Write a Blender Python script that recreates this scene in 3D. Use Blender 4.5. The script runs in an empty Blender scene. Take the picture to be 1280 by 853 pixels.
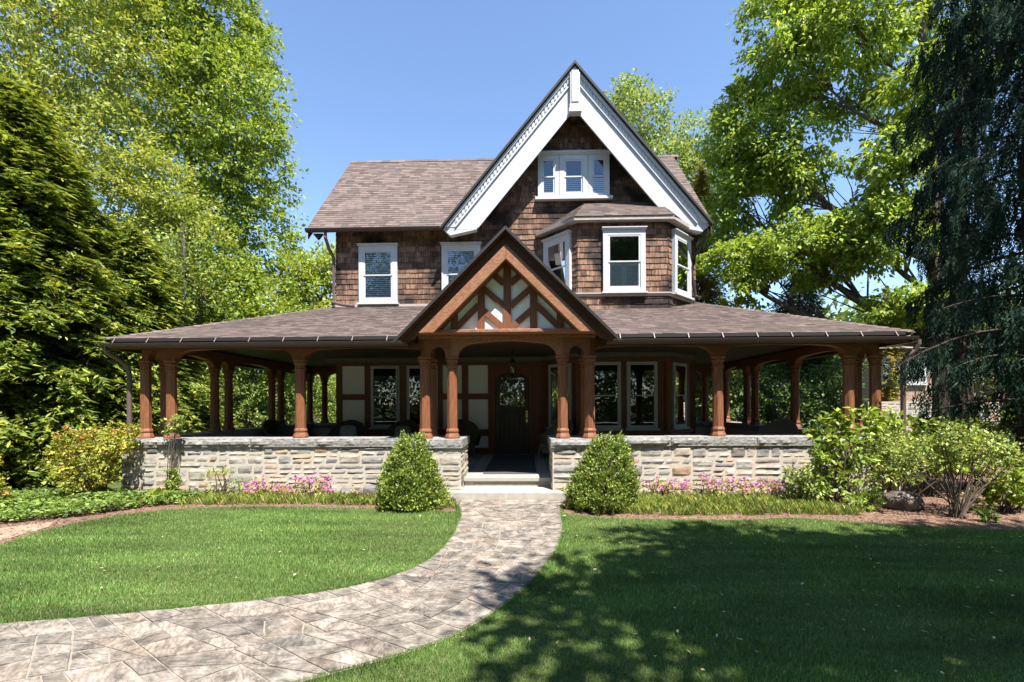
import bpy, math, random
import numpy as np
from mathutils import Vector, Matrix, noise

random.seed(7)
RNG = np.random.default_rng(7)
PI = math.pi
scene = bpy.context.scene
COL = scene.collection

# ------------------------------------------------------------------ helpers
def at(px, Y):
    """X (metres) of the photograph's column px at distance Y"""
    t = (px - 640) / 585.0
    c, s = math.cos(math.radians(1.55)), math.sin(math.radians(1.55))
    return Y * (t * c - s) / (c + t * s)

def world_loc(o):
    v = Vector((0, 0, 0))
    while o:
        v = v + o.location
        o = o.parent
    return v

def tag(o, label=None, cat=None, group=None, kind=None):
    if label: o['label'] = label
    if cat: o['category'] = cat
    if group: o['group'] = group
    if kind: o['kind'] = kind
    return o

def thing(name, label, cat, loc=(0, 0, 0), group=None):
    o = bpy.data.objects.new(name, None)
    COL.objects.link(o)
    o.location = loc
    o.empty_display_size = 0.2
    return tag(o, label, cat, group)

def link_mesh(name, me, mats, parent=None, loc=None):
    o = bpy.data.objects.new(name, me)
    COL.objects.link(o)
    if mats is not None:
        for m in (mats if isinstance(mats, (list, tuple)) else [mats]):
            me.materials.append(m)
    if parent: o.parent = parent
    if loc is not None: o.location = loc
    return o

def copy_tree(o, parent=None):
    c = o.copy(); COL.objects.link(c)
    if parent: c.parent = parent
    for ch in list(o.children):
        copy_tree(ch, c)
    return c

class MB:
    def __init__(s):
        s.v = []; s.f = []; s.mi = []
    def add(s, vs, fs, m=0):
        o = len(s.v)
        s.v.extend([tuple(p) for p in vs])
        s.f.extend([tuple(i + o for i in f) for f in fs])
        s.mi.extend([m] * len(fs))
        return s
    def box(s, x0, x1, y0, y1, z0, z1, m=0):
        vs = [(x0,y0,z0),(x1,y0,z0),(x1,y1,z0),(x0,y1,z0),(x0,y0,z1),(x1,y0,z1),(x1,y1,z1),(x0,y1,z1)]
        return s.add(vs, [(0,3,2,1),(4,5,6,7),(0,1,5,4),(1,2,6,5),(2,3,7,6),(3,0,4,7)], m)
    def prism(s, pts, a, ext, m=0):
        """pts: list of 3d points (a planar polygon), ext: extrusion vector"""
        n = len(pts); e = Vector(ext)
        p0 = [Vector(p) + Vector(a) for p in pts]; p1 = [p + e for p in p0]
        fs = [tuple(range(n)), tuple(range(2*n-1, n-1, -1))]
        nrm = Vector((0,0,0))
        for i in range(n):
            nrm += (p0[i]-p0[0]).cross(p0[(i+1) % n]-p0[0])
        if nrm.dot(e) > 0: fs = [tuple(range(n-1,-1,-1)), tuple(range(n, 2*n))]
        for i in range(n):
            j = (i+1) % n
            fs.append((i, j, j+n, i+n) if nrm.dot(e) > 0 else (j, i, i+n, j+n))
        return s.add(p0+p1, fs, m)
    def xz(s, pts, y0, y1, m=0):
        return s.prism([(p[0], y0, p[1]) for p in pts], (0,0,0), (0, y1-y0, 0), m)
    def tube(s, path, rad, n=6, caps=True, m=0):
        path = [Vector(p) for p in path]
        k = len(path)
        if not isinstance(rad, (list, tuple)): rad = [rad]*k
        vs = []; fs = []
        ref = Vector((0.13, 0.31, 1)).normalized()
        for i, p in enumerate(path):
            d = (path[min(i+1,k-1)] - path[max(i-1,0)])
            if d.length < 1e-7: d = Vector((0,0,1))
            d.normalize()
            r_ = ref if abs(d.dot(ref)) < .95 else Vector((1,0,0))
            a = d.cross(r_).normalized(); b = d.cross(a).normalized()
            for j in range(n):
                t = 2*PI*j/n
                vs.append(p + (a*math.cos(t) + b*math.sin(t))*rad[i])
        for i in range(k-1):
            for j in range(n):
                j2 = (j+1) % n
                fs.append((i*n+j, (i+1)*n+j, (i+1)*n+j2, i*n+j2))
        if caps:
            fs.append(tuple(range(n))); fs.append(tuple(range((k-1)*n+n-1, (k-1)*n-1, -1)))
        return s.add(vs, fs, m)
    def lathe(s, prof, n=8, c=(0,0,0), rot=0.0, m=0, sq=1.0):
        vs = []; fs = []
        for (r, z) in prof:
            for j in range(n):
                t = 2*PI*j/n + rot
                vs.append((c[0]+r*math.cos(t), c[1]+r*math.sin(t)*sq, c[2]+z))
        k = len(prof)
        for i in range(k-1):
            for j in range(n):
                j2 = (j+1) % n
                fs.append((i*n+j, i*n+j2, (i+1)*n+j2, (i+1)*n+j))
        fs.append(tuple(range(n-1,-1,-1))); fs.append(tuple(range((k-1)*n, k*n)))
        return s.add(vs, fs, m)
    def xform(s, M, start=0):
        for i in range(start, len(s.v)):
            s.v[i] = tuple(M @ Vector(s.v[i]))
        return s
    def mesh(s, name, off=None, smooth=False):
        me = bpy.data.meshes.new(name)
        v = s.v if off is None else [(p[0]-off[0], p[1]-off[1], p[2]-off[2]) for p in s.v]
        me.from_pydata(v, [], s.f)
        me.polygons.foreach_set('material_index', s.mi)
        if smooth: me.polygons.foreach_set('use_smooth', [True]*len(s.f))
        me.update()
        return me
    def build(s, name, mat, parent=None, smooth=False, local=False, bevel=0):
        off = None if (parent is None or local) else world_loc(parent)
        me = s.mesh(name, off, smooth)
        o = link_mesh(name, me, mat, parent)
        if bevel:
            b = o.modifiers.new('bevel', 'BEVEL'); b.width = bevel; b.segments = 2; b.limit_method = 'ANGLE'
        return o

def np_mesh(name, verts, nper, mat, parent=None, off=None, smooth=False):
    """faces of nper consecutive vertices each"""
    verts = np.asarray(verts, dtype=np.float32).reshape(-1, 3)
    if off is not None: verts = verts - np.array(off, dtype=np.float32)
    n = len(verts)//nper
    me = bpy.data.meshes.new(name)
    me.vertices.add(n*nper); me.vertices.foreach_set('co', verts.ravel())
    me.loops.add(n*nper); me.loops.foreach_set('vertex_index', np.arange(n*nper, dtype=np.int32))
    me.polygons.add(n)
    me.polygons.foreach_set('loop_start', np.arange(0, n*nper, nper, dtype=np.int32))
    me.polygons.foreach_set('loop_total', np.full(n, nper, dtype=np.int32))
    if smooth: me.polygons.foreach_set('use_smooth', np.ones(n, dtype=bool))
    me.update(calc_edges=True)
    return link_mesh(name, me, mat, parent)

def unit(a):
    return a/np.maximum(np.linalg.norm(a, axis=-1, keepdims=True), 1e-9)

def leaf_quads(pos, d, nrm, L, W, fold=.12):
    d = unit(d); side = unit(np.cross(d, nrm)); n = unit(np.cross(side, d))
    L = np.asarray(L)[:, None]; W = np.asarray(W)[:, None]
    a = pos - d*L*.5; b = pos + d*L*.5
    m1 = pos + side*W*.5 + n*W*fold - d*L*.08; m2 = pos - side*W*.5 + n*W*fold - d*L*.08
    return np.stack([a, m1, b, m2], axis=1).reshape(-1, 3)

# ------------------------------------------------------------------ materials
def new_mat(name):
    m = bpy.data.materials.new(name); m.use_nodes = True
    nt = m.node_tree; nt.nodes.clear()
    out = nt.nodes.new('ShaderNodeOutputMaterial')
    return m, nt, out

def N(nt, t, **kw):
    n = nt.nodes.new(t)
    for k, v in kw.items():
        if k.startswith('i_'): n.inputs[k[2:].replace('_', ' ')].default_value = v
        else: setattr(n, k, v)
    return n

def ramp(nt, stops, interp='LINEAR'):
    r = nt.nodes.new('ShaderNodeValToRGB'); r.color_ramp.interpolation = interp
    e = r.color_ramp.elements
    while len(e) < len(stops): e.new(.5)
    for el, (p, c) in zip(e, stops):
        el.position = p; el.color = (c[0], c[1], c[2], 1)
    return r

def coords(nt, scale=(1,1,1), rnd=False):
    tc = N(nt, 'ShaderNodeTexCoord')
    mp = N(nt, 'ShaderNodeMapping'); mp.inputs['Scale'].default_value = scale
    nt.links.new(tc.outputs['Object'], mp.inputs['Vector'])
    return mp.outputs['Vector']

def mix(nt, a, b, f, mode='MIX'):
    m = N(nt, 'ShaderNodeMix', data_type='RGBA', blend_type=mode)
    for sock, v in ((m.inputs[6], a), (m.inputs[7], b), (m.inputs[0], f)):
        if hasattr(v, 'is_output'): nt.links.new(v, sock)
        elif isinstance(v, (int, float)): sock.default_value = v
        else: sock.default_value = (v[0], v[1], v[2], 1)
    return m.outputs[2]

def noise_tex(nt, vec, scale, detail=4, rough=.6):
    n = N(nt, 'ShaderNodeTexNoise'); n.inputs['Scale'].default_value = scale
    n.inputs['Detail'].default_value = detail; n.inputs['Roughness'].default_value = rough
    nt.links.new(vec, n.inputs['Vector'])
    return n.outputs['Fac']

def bump(nt, bsdf, h, strength=.4, dist=.01):
    b = N(nt, 'ShaderNodeBump'); b.inputs['Strength'].default_value = strength; b.inputs['Distance'].default_value = dist
    nt.links.new(h, b.inputs['Height']); nt.links.new(b.outputs['Normal'], bsdf.inputs['Normal'])

def surface(name, stops, scale=(1,1,1), nscale=8, rough=.75, bstr=.3, bdist=.01, island=None, stain=None, spec=.3, detail=5):
    """noise ramp material; island = (lo, hi) per-piece brightness; stain = (colour, scale, lo, hi)"""
    m, nt, out = new_mat(name)
    b = N(nt, 'ShaderNodeBsdfPrincipled'); b.inputs['Roughness'].default_value = rough
    b.inputs['Specular IOR Level'].default_value = spec
    vec = coords(nt, scale)
    f = noise_tex(nt, vec, nscale, detail)
    r = ramp(nt, stops); nt.links.new(f, r.inputs['Fac'])
    c = r.outputs['Color']
    if island:
        g = N(nt, 'ShaderNodeNewGeometry')
        mr = N(nt, 'ShaderNodeMapRange'); mr.inputs['To Min'].default_value = island[0]; mr.inputs['To Max'].default_value = island[1]
        nt.links.new(g.outputs['Random Per Island'], mr.inputs['Value'])
        c = mix(nt, c, mr.outputs['Result'], 1.0, 'MULTIPLY')
    if stain:
        s = noise_tex(nt, coords(nt), stain[1], 3)
        mr = N(nt, 'ShaderNodeMapRange'); mr.inputs['From Min'].default_value = stain[2]; mr.inputs['From Max'].default_value = stain[3]
        nt.links.new(s, mr.inputs['Value'])
        c = mix(nt, c, stain[0], mr.outputs['Result'])
    nt.links.new(c, b.inputs['Base Color'])
    if bstr: bump(nt, b, f, bstr, bdist)
    nt.links.new(b.outputs['BSDF'], out.inputs['Surface'])
    return m

def leaf_mat(name, stops, trans=.35, tcol=None, rough=.5, patch=.25, gain=1.75, spec=.35, pscale=(1, 1, 1)):
    stops = [(p, (c[0]*gain*1.04, c[1]*gain, c[2]*gain)) for p, c in stops]
    m, nt, out = new_mat(name)
    g = N(nt, 'ShaderNodeNewGeometry')
    r = ramp(nt, stops); nt.links.new(g.outputs['Random Per Island'], r.inputs['Fac'])
    f = noise_tex(nt, coords(nt, pscale), 1.1, 3)
    mr = N(nt, 'ShaderNodeMapRange'); mr.inputs['From Min'].default_value = .3; mr.inputs['From Max'].default_value = .7
    mr.inputs['To Min'].default_value = 1-patch; mr.inputs['To Max'].default_value = 1+patch
    nt.links.new(f, mr.inputs['Value'])
    c = mix(nt, r.outputs['Color'], mr.outputs['Result'], 1.0, 'MULTIPLY')
    b = N(nt, 'ShaderNodeBsdfPrincipled'); b.inputs['Roughness'].default_value = rough
    b.inputs['Specular IOR Level'].default_value = spec
    nt.links.new(c, b.inputs['Base Color'])
    t = N(nt, 'ShaderNodeBsdfTranslucent')
    tc = mix(nt, c, tcol or (1.25, 1.15, .55), 1.0, 'MULTIPLY')
    nt.links.new(tc, t.inputs['Color'])
    ms = N(nt, 'ShaderNodeMixShader'); ms.inputs[0].default_value = trans
    nt.links.new(b.outputs[0], ms.inputs[1]); nt.links.new(t.outputs[0], ms.inputs[2])
    nt.links.new(ms.outputs[0], out.inputs['Surface'])
    return m

def plain(name, col, rough=.6, metal=0, spec=.4, var=.12, nscale=6):
    a = tuple(c*(1-var) for c in col); b = tuple(min(1, c*(1+var)) for c in col)
    m = surface(name, [(.3, a), (.7, b)], nscale=nscale, rough=rough, bstr=.08, bdist=.004, spec=spec)
    for n in m.node_tree.nodes:
        if n.type == 'BSDF_PRINCIPLED': n.inputs['Metallic'].default_value = metal
    return m

def glass_mat(name, tint=(.88, .91, .93)):
    m, nt, out = new_mat(name)
    tr = N(nt, 'ShaderNodeBsdfTransparent'); tr.inputs[0].default_value = (*tint, 1)
    gl = N(nt, 'ShaderNodeBsdfGlossy'); gl.inputs['Roughness'].default_value = .015
    gl.inputs['Color'].default_value = (.95, .97, 1, 1)
    lw = N(nt, 'ShaderNodeFresnel'); lw.inputs['IOR'].default_value = 1.42
    nz = noise_tex(nt, coords(nt), 2.2, 1)
    bp = N(nt, 'ShaderNodeBump'); bp.inputs['Strength'].default_value = .02; bp.inputs['Distance'].default_value = .02
    nt.links.new(nz, bp.inputs['Height']); nt.links.new(bp.outputs[0], gl.inputs['Normal'])
    ad = N(nt, 'ShaderNodeMath', operation='ADD'); ad.inputs[1].default_value = .03; ad.use_clamp = True
    nt.links.new(lw.outputs[0], ad.inputs[0])
    ms = N(nt, 'ShaderNodeMixShader')
    nt.links.new(ad.outputs[0], ms.inputs[0]); nt.links.new(tr.outputs[0], ms.inputs[1]); nt.links.new(gl.outputs[0], ms.inputs[2])
    nt.links.new(ms.outputs[0], out.inputs['Surface'])
    return m

M = {}
M['white'] = surface('white_paint', [(.3, (.43, .44, .46)), (.7, (.50, .51, .535))], nscale=5, rough=.5, bstr=.12, bdist=.004, detail=8)
M['band_shade'] = plain('band_shade_grey', (.40, .41, .43), .6)  # white trim greyed: shade under the crown moulding painted into the dentil band
M['white_shutter'] = plain('shutter_paint', (.72, .74, .72), .5, var=.04)
M['blind'] = plain('blind_slats', (.62, .67, .76), .5, var=.05)
M['stucco'] = surface('stucco', [(.3, (.76, .755, .73)), (.7, (.83, .825, .80))], nscale=30, rough=.9, bstr=.25, bdist=.004)
M['timber'] = surface('stained_timber', [(.25, (.085, .03, .014)), (.55, (.17, .06, .026)), (.8, (.23, .085, .038))], (9, 9, .7), 5, .55, .25, .004, spec=.4)
M['timber_x'] = surface('stained_timber_level', [(.25, (.10, .036, .016)), (.55, (.19, .07, .03)), (.8, (.26, .10, .045))], (.7, 9, 9), 5, .55, .25, .004, spec=.4)
M['cedar'] = surface('oiled_cedar', [(.30, (.075, .028, .014)), (.5, (.19, .07, .03)), (.72, (.31, .125, .055))], (16, 16, .7), 5, .6, .4, .004, spec=.4, stain=((.16, .07, .035), 2.5, .55, .8))
M['cedar_x'] = surface('weathered_cedar_boards', [(.28, (.13, .052, .026)), (.5, (.25, .11, .058)), (.74, (.37, .20, .115))], (3, 12, 12), 6, .6, .3, .004, spec=.3)
M['dark_timber'] = surface('dark_soffit_timber', [(.3, (.055, .022, .012)), (.7, (.10, .04, .022))], (3, 3, 3), 5, .6, .2, .004)
M['door_wood'] = surface('dark_door_wood', [(.3, (.022, .012, .009)), (.7, (.05, .026, .017))], (10, 10, .8), 5, .45, .2, .004, spec=.45)
M['frieze'] = plain('frieze_paint', (.14, .135, .11), .7)
M['ceiling'] = surface('porch_ceiling_boards', [(.3, (.05, .032, .022)), (.7, (.085, .055, .035))], (1, 12, 1), 4, .7, .2, .004)
M['gutter'] = plain('brown_gutter', (.036, .022, .019), .4, spec=.5)
M['downspout'] = plain('brown_downspout', (.11, .072, .068), .45, spec=.5)
M['strap'] = plain('gutter_strap', (.20, .155, .13), .5)
M['sill_paint'] = plain('faded_trim_paint', (.36, .31, .28), .6)
M['roof_edge'] = plain('roof_edge', (.018, .016, .016), .7)
M['shingle'] = surface('cedar_wall_shingle', [(.25, (.04, .022, .016)), (.42, (.145, .08, .054)), (.6, (.235, .145, .102)), (.85, (.36, .245, .18))], (14, 14, 1.6), 2.0, .85, .5, .008, island=(.5, 1.3), stain=((.03, .021, .019), .8, .47, .58), spec=.2)
M['roof_shingle'] = surface('asphalt_roof_shingle', [(.25, (.098, .074, .066)), (.75, (.185, .142, .126))], (1, 1, 1), 60, .9, .3, .004, island=(.62, 1.22), spec=.15, stain=((.09, .072, .066), .7, .5, .8))
M['stone'] = None
M['mortar'] = surface('mortar', [(.3, (.36, .315, .255)), (.7, (.48, .43, .355))], nscale=40, rough=.95, bstr=.4)
M['path_mortar'] = surface('path_mortar', [(.3, (.19, .165, .135)), (.7, (.28, .245, .20))], nscale=30, rough=.95, bstr=.3)
M['cap'] = surface('capstone_rock', [(.25, (.08, .08, .08)), (.45, (.20, .195, .185)), (.75, (.36, .34, .31))], (1, 1, 1.6), 14, .9, .9, .02, island=(.75, 1.2), detail=8)
M['concrete'] = surface('painted_concrete', [(.3, (.29, .262, .22)), (.7, (.40, .365, .31))], nscale=9, rough=.85, bstr=.3)
M['porch_floor'] = surface('porch_floor_paint', [(.3, (.28, .262, .23)), (.7, (.34, .32, .285))], nscale=12, rough=.6, bstr=.1)
M['mat_grey'] = surface('doormat_ribs', [(.3, (.055, .055, .062)), (.7, (.085, .085, .095))], (1, 60, 1), 4, .95, .5, .01)
M['glass'] = glass_mat('window_glass')
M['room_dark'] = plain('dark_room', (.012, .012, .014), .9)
M['brass'] = plain('brass', (.5, .34, .12), .3, 1)
M['black_iron'] = plain('black_iron', (.015, .015, .015), .4, .6)
M['lamp_glass'] = plain('frosted_lamp_glass', (.45, .43, .36), .2)
M['wicker'] = surface('wicker', [(.35, (.045, .035, .03)), (.65, (.13, .10, .08))], (40, 40, 40), 2, .8, .8, .01)
M['wicker_light'] = surface('pale_wicker', [(.35, (.12, .10, .08)), (.65, (.28, .24, .20))], (40, 40, 40), 2, .8, .8, .01)
M['cushion'] = plain('cushion_cloth', (.20, .21, .20), .95)
M['cushion_plaid'] = surface('plaid_cushion', [(.4, (.16, .19, .20)), (.6, (.34, .36, .35))], (30, 30, 30), 1, .95, .1)
M['mulch'] = surface('mulch', [(.3, (.08, .042, .028)), (.5, (.17, .10, .068)), (.75, (.30, .19, .135))], nscale=16, rough=.95, bstr=1.0, bdist=.04, detail=9)
M['soil'] = surface('dry_soil', [(.3, (.22, .145, .10)), (.7, (.36, .25, .18))], nscale=9, rough=.95, bstr=.8, bdist=.03, detail=9)
M['ground'] = surface('ground_turf', [(.3, (.035, .06, .014)), (.7, (.07, .095, .025))], nscale=3, rough=.95, bstr=.5, bdist=.03, detail=8)
M['turf'] = surface('lawn_turf', [(.3, (.045, .065, .016)), (.7, (.09, .115, .03))], nscale=18, rough=.95, bstr=.8, bdist=.03, detail=8)
M['bark'] = surface('grey_bark', [(.3, (.05, .04, .03)), (.7, (.15, .12, .095))], (6, 6, 1), 4, .95, .8, .03)
M['bark_red'] = surface('twisted_bark', [(.3, (.07, .045, .03)), (.7, (.22, .15, .10))], (5, 5, 1), 4, .95, .8, .03)
M['stem'] = plain('shrub_stems', (.085, .06, .042), .9)
M['bark_dark'] = surface('dark_conifer_bark', [(.3, (.022, .016, .012)), (.7, (.075, .055, .04))], (6, 6, 1), 4, .95, .8, .03)
M['rock'] = surface('boulder_rock', [(.3, (.05, .035, .028)), (.5, (.16, .12, .10)), (.75, (.30, .25, .21))], nscale=7, rough=.95, bstr=1.0, bdist=.04, detail=9)

def stone_mat(name, pal, streak=(1, 1, 5), joints=False):
    """natural stone: colour by piece, streaks of its own bedding"""
    m, nt, out = new_mat(name)
    b = N(nt, 'ShaderNodeBsdfPrincipled'); b.inputs['Roughness'].default_value = .9; b.inputs['Specular IOR Level'].default_value = .2
    g = N(nt, 'ShaderNodeNewGeometry')
    r = ramp(nt, pal, 'LINEAR'); nt.links.new(g.outputs['Random Per Island'], r.inputs['Fac'])
    tc = N(nt, 'ShaderNodeTexCoord')
    mp = N(nt, 'ShaderNodeMapping'); mp.inputs['Scale'].default_value = streak
    if joints:                       # each flag's bedding runs its own way
        vr = N(nt, 'ShaderNodeVectorRotate', rotation_type='Z_AXIS')
        mu = N(nt, 'ShaderNodeMath', operation='MULTIPLY_ADD'); mu.inputs[1].default_value = 1.7; mu.inputs[2].default_value = -.2
        nt.links.new(g.outputs['Random Per Island'], mu.inputs[0])
        nt.links.new(mu.outputs[0], vr.inputs['Angle']); nt.links.new(tc.outputs['Object'], vr.inputs['Vector'])
        nt.links.new(vr.outputs[0], mp.inputs['Vector'])
    else:
        nt.links.new(tc.outputs['Object'], mp.inputs['Vector'])
    f = noise_tex(nt, mp.outputs[0], 6.5 if joints else 5, 12, .78 if joints else .68)
    mr = N(nt, 'ShaderNodeMapRange'); mr.inputs['From Min'].default_value = .36 if joints else .32; mr.inputs['From Max'].default_value = .64 if joints else .68
    mr.inputs['To Min'].default_value = .50 if joints else .45; mr.inputs['To Max'].default_value = 1.5 if joints else 1.5
    nt.links.new(f, mr.inputs['Value'])
    c = mix(nt, r.outputs['Color'], mr.outputs['Result'], 1.0, 'MULTIPLY')
    if joints:
        q = noise_tex(nt, tc.outputs['Object'], 5.5, 12, .75)
        mq = N(nt, 'ShaderNodeMapRange'); mq.inputs['From Min'].default_value = .38; mq.inputs['From Max'].default_value = .62; mq.inputs['To Min'].default_value = .5; mq.inputs['To Max'].default_value = 1.55
        nt.links.new(q, mq.inputs['Value']); c = mix(nt, c, mq.outputs['Result'], 1.0, 'MULTIPLY')
    s = noise_tex(nt, tc.outputs['Object'], 2.3, 5)
    mr2 = N(nt, 'ShaderNodeMapRange'); mr2.inputs['From Min'].default_value = .55; mr2.inputs['From Max'].default_value = .75
    mr2.inputs['To Max'].default_value = .3 if joints else .55
    nt.links.new(s, mr2.inputs['Value'])
    c = mix(nt, c, (.30, .21, .14), mr2.outputs['Result'])
    nt.links.new(c, b.inputs['Base Color'])
    bump(nt, b, f, .7, .012)
    nt.links.new(b.outputs[0], out.inputs['Surface'])
    return m
M['stone'] = stone_mat('wall_stone', [(0, (.13, .13, .13)), (.15, (.25, .24, .225)), (.4, (.35, .315, .265)), (.55, (.21, .20, .185)), (.75, (.42, .38, .32)), (.9, (.33, .215, .135)), (1, (.17, .155, .14))], (1.2, 1.2, 4.5))
M['flag'] = stone_mat('flagstone', [(0, (.125, .108, .092)), (.25, (.20, .172, .145)), (.5, (.155, .134, .113)), (.7, (.235, .20, .167)), (.85, (.18, .143, .112)), (1, (.145, .132, .116))], (1.8, 5.5, 1), True)

LF = {}
LF['maple'] = leaf_mat('maple_leaf', [(0, (.068, .11, .015)), (.5, (.12, .172, .025)), (1, (.20, .245, .05))], .42)
LF['buckeye'] = leaf_mat('buckeye_leaf', [(0, (.06, .105, .015)), (.5, (.12, .18, .026)), (1, (.215, .26, .055))], .45, gain=1.95)
LF['olive'] = leaf_mat('pale_spring_leaf', [(0, (.08, .115, .02)), (.5, (.15, .19, .035)), (1, (.25, .265, .075))], .42)
LF['gold'] = leaf_mat('yellow_green_leaf', [(0, (.10, .15, .015)), (.5, (.17, .22, .025)), (1, (.27, .30, .055))], .42, gain=1.5)
LF['airy'] = leaf_mat('airy_leaf', [(0, (.07, .11, .03)), (.5, (.12, .17, .05)), (1, (.19, .22, .07))], .4)
LF['hemlock'] = leaf_mat('hemlock_spray', [(0, (.03, .058, .012)), (.5, (.08, .118, .02)), (1, (.21, .225, .038))], .34, spec=.15, gain=1.8)
LF['golden_conifer'] = leaf_mat('golden_spray', [(0, (.09, .10, .018)), (1, (.24, .20, .04))], .25)
LF['cypress'] = leaf_mat('blue_green_spray', [(0, (.008, .021, .014)), (.6, (.017, .042, .027)), (1, (.048, .085, .052))], .12, (1, 1, .8), rough=.8, gain=1, spec=.08)
LF['dark'] = leaf_mat('dark_evergreen_leaf', [(0, (.02, .04, .012)), (.6, (.04, .075, .018)), (1, (.085, .13, .03))], .25)
LF['under'] = leaf_mat('understorey_leaf', [(0, (.035, .065, .016)), (.5, (.08, .125, .026)), (1, (.19, .22, .05))], .35)
LF['box'] = leaf_mat('box_leaf', [(0, (.045, .085, .014)), (.45, (.12, .175, .024)), (1, (.27, .32, .08))], .2, patch=.30, gain=1.3, pscale=(3, 3, 3))
LF['pieris'] = leaf_mat('pieris_leaf', [(0, (.08, .11, .015)), (.55, (.18, .20, .03)), (.88, (.28, .27, .04)), (1, (.34, .15, .06))], .3)
LF['bronze'] = leaf_mat('bronze_young_leaf', [(0, (.25, .10, .05)), (1, (.40, .22, .10))], .3)
LF['azalea'] = leaf_mat('azalea_leaf', [(0, (.12, .12, .03)), (.5, (.22, .22, .05)), (1, (.36, .26, .12))], .3)
LF['pink'] = leaf_mat('pink_petal', [(0, (.42, .09, .30)), (.5, (.56, .18, .44)), (1, (.70, .36, .57))], .3, (1, 1, 1), patch=.1, gain=1)
LF['salmon'] = leaf_mat('faded_petal', [(0, (.50, .26, .24)), (1, (.62, .42, .40))], .3, (1, 1, 1), patch=.1, gain=1)
LF['hydrangea'] = leaf_mat('broad_bright_leaf', [(0, (.08, .14, .02)), (.5, (.16, .23, .035)), (1, (.30, .35, .09))], .35, gain=1.45)
LF['shrub'] = leaf_mat('grey_green_shrub_leaf', [(0, (.05, .085, .02)), (.5, (.10, .14, .03)), (1, (.24, .26, .065))], .3, gain=2.0)
LF['cover'] = leaf_mat('ground_cover_leaf', [(0, (.03, .065, .012)), (.5, (.085, .145, .024)), (1, (.18, .24, .05))], .3, gain=1.3, patch=.45)
LF['liriope'] = leaf_mat('border_blade', [(0, (.05, .10, .015)), (.6, (.12, .175, .025)), (1, (.32, .29, .08))], .3, gain=1.35, patch=.4)
LF['grass'] = leaf_mat('grass_blade', [(0, (.038, .088, .016)), (.6, (.078, .145, .030)), (.95, (.14, .205, .062)), (1, (.32, .30, .16))], .3, patch=.5, gain=1.5, pscale=(.35, 1.7, 1), spec=.2)
LF['fallen'] = leaf_mat('fallen_leaf', [(0, (.30, .24, .11)), (1, (.52, .46, .28))], .1, gain=1)
LF['wood'] = leaf_mat('woodland_leaf', [(0, (.04, .075, .02)), (.5, (.08, .125, .03)), (1, (.15, .18, .05))], .35)

# ------------------------------------------------------------------ setting: sky, sun, camera
w = bpy.data.worlds.new('World'); scene.world = w; w.use_nodes = True
nt = w.node_tree; nt.nodes.clear()
wo = nt.nodes.new('ShaderNodeOutputWorld'); bg = nt.nodes.new('ShaderNodeBackground')
sky = nt.nodes.new('ShaderNodeTexSky'); sky.sky_type = 'NISHITA'; sky.sun_disc = False
SUN_EL, SUN_AZ = math.radians(62), math.radians(29)          # azimuth: right of straight behind the viewer
sky.sun_elevation = SUN_EL; sky.sun_rotation = PI - SUN_AZ
sky.air_density = 1.0; sky.dust_density = 0.0; sky.ozone_density = 3.0; sky.altitude = 200
bg.inputs['Strength'].default_value = .108
nt.links.new(sky.outputs[0], bg.inputs[0]); nt.links.new(bg.outputs[0], wo.inputs[0])

sun_d = bpy.data.lights.new('sun', 'SUN'); sun_d.energy = 5.0; sun_d.angle = math.radians(.53); sun_d.color = (1, .955, .88)
sun = bpy.data.objects.new('sun', sun_d); COL.objects.link(sun)
to_sun = Vector((math.sin(SUN_AZ)*math.cos(SUN_EL), -math.cos(SUN_AZ)*math.cos(SUN_EL), math.sin(SUN_EL)))
sun.rotation_euler = (-to_sun).to_track_quat('-Z', 'Y').to_euler(); sun.location = to_sun*60

cam_d = bpy.data.cameras.new('camera'); cam = bpy.data.objects.new('camera', cam_d); COL.objects.link(cam)
cam_d.sensor_width = 36; cam_d.lens = 36*585/1280; cam_d.shift_y = (504-426.5)/1280; cam_d.clip_end = 1500; cam_d.clip_start = .05
cam.matrix_world = Matrix.Translation((0, 0, 1.77)) @ Matrix.Rotation(math.radians(1.55), 4, 'Z') @ Matrix.Rotation(PI/2, 4, 'X') @ Matrix.Rotation(-.0052, 4, 'Z')
scene.camera = cam
scene.view_settings.view_transform = 'Standard'; scene.view_settings.look = 'None'
scene.view_settings.exposure = 1.5; scene.view_settings.gamma = 1
scene.render.engine = 'CYCLES'
scene.cycles.max_bounces = 8; scene.cycles.transparent_max_bounces = 12; scene.cycles.diffuse_bounces = 4

# ------------------------------------------------------------------ ground, path, beds, lawn
def sheet(name, pts, z, mat, parent=None):
    mb = MB(); mb.add([(p[0], p[1], z) for p in pts], [tuple(range(len(pts)))])
    o = mb.build(name, mat); o['kind'] = 'structure'
    return o
gm = MB()
gm.add([(-400,-400,0),(400,-400,0),(400,400,0),(-400,400,0)], [(0,1,2,3)])
go = gm.build('ground', M['ground']); go['kind'] = 'structure'

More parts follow.
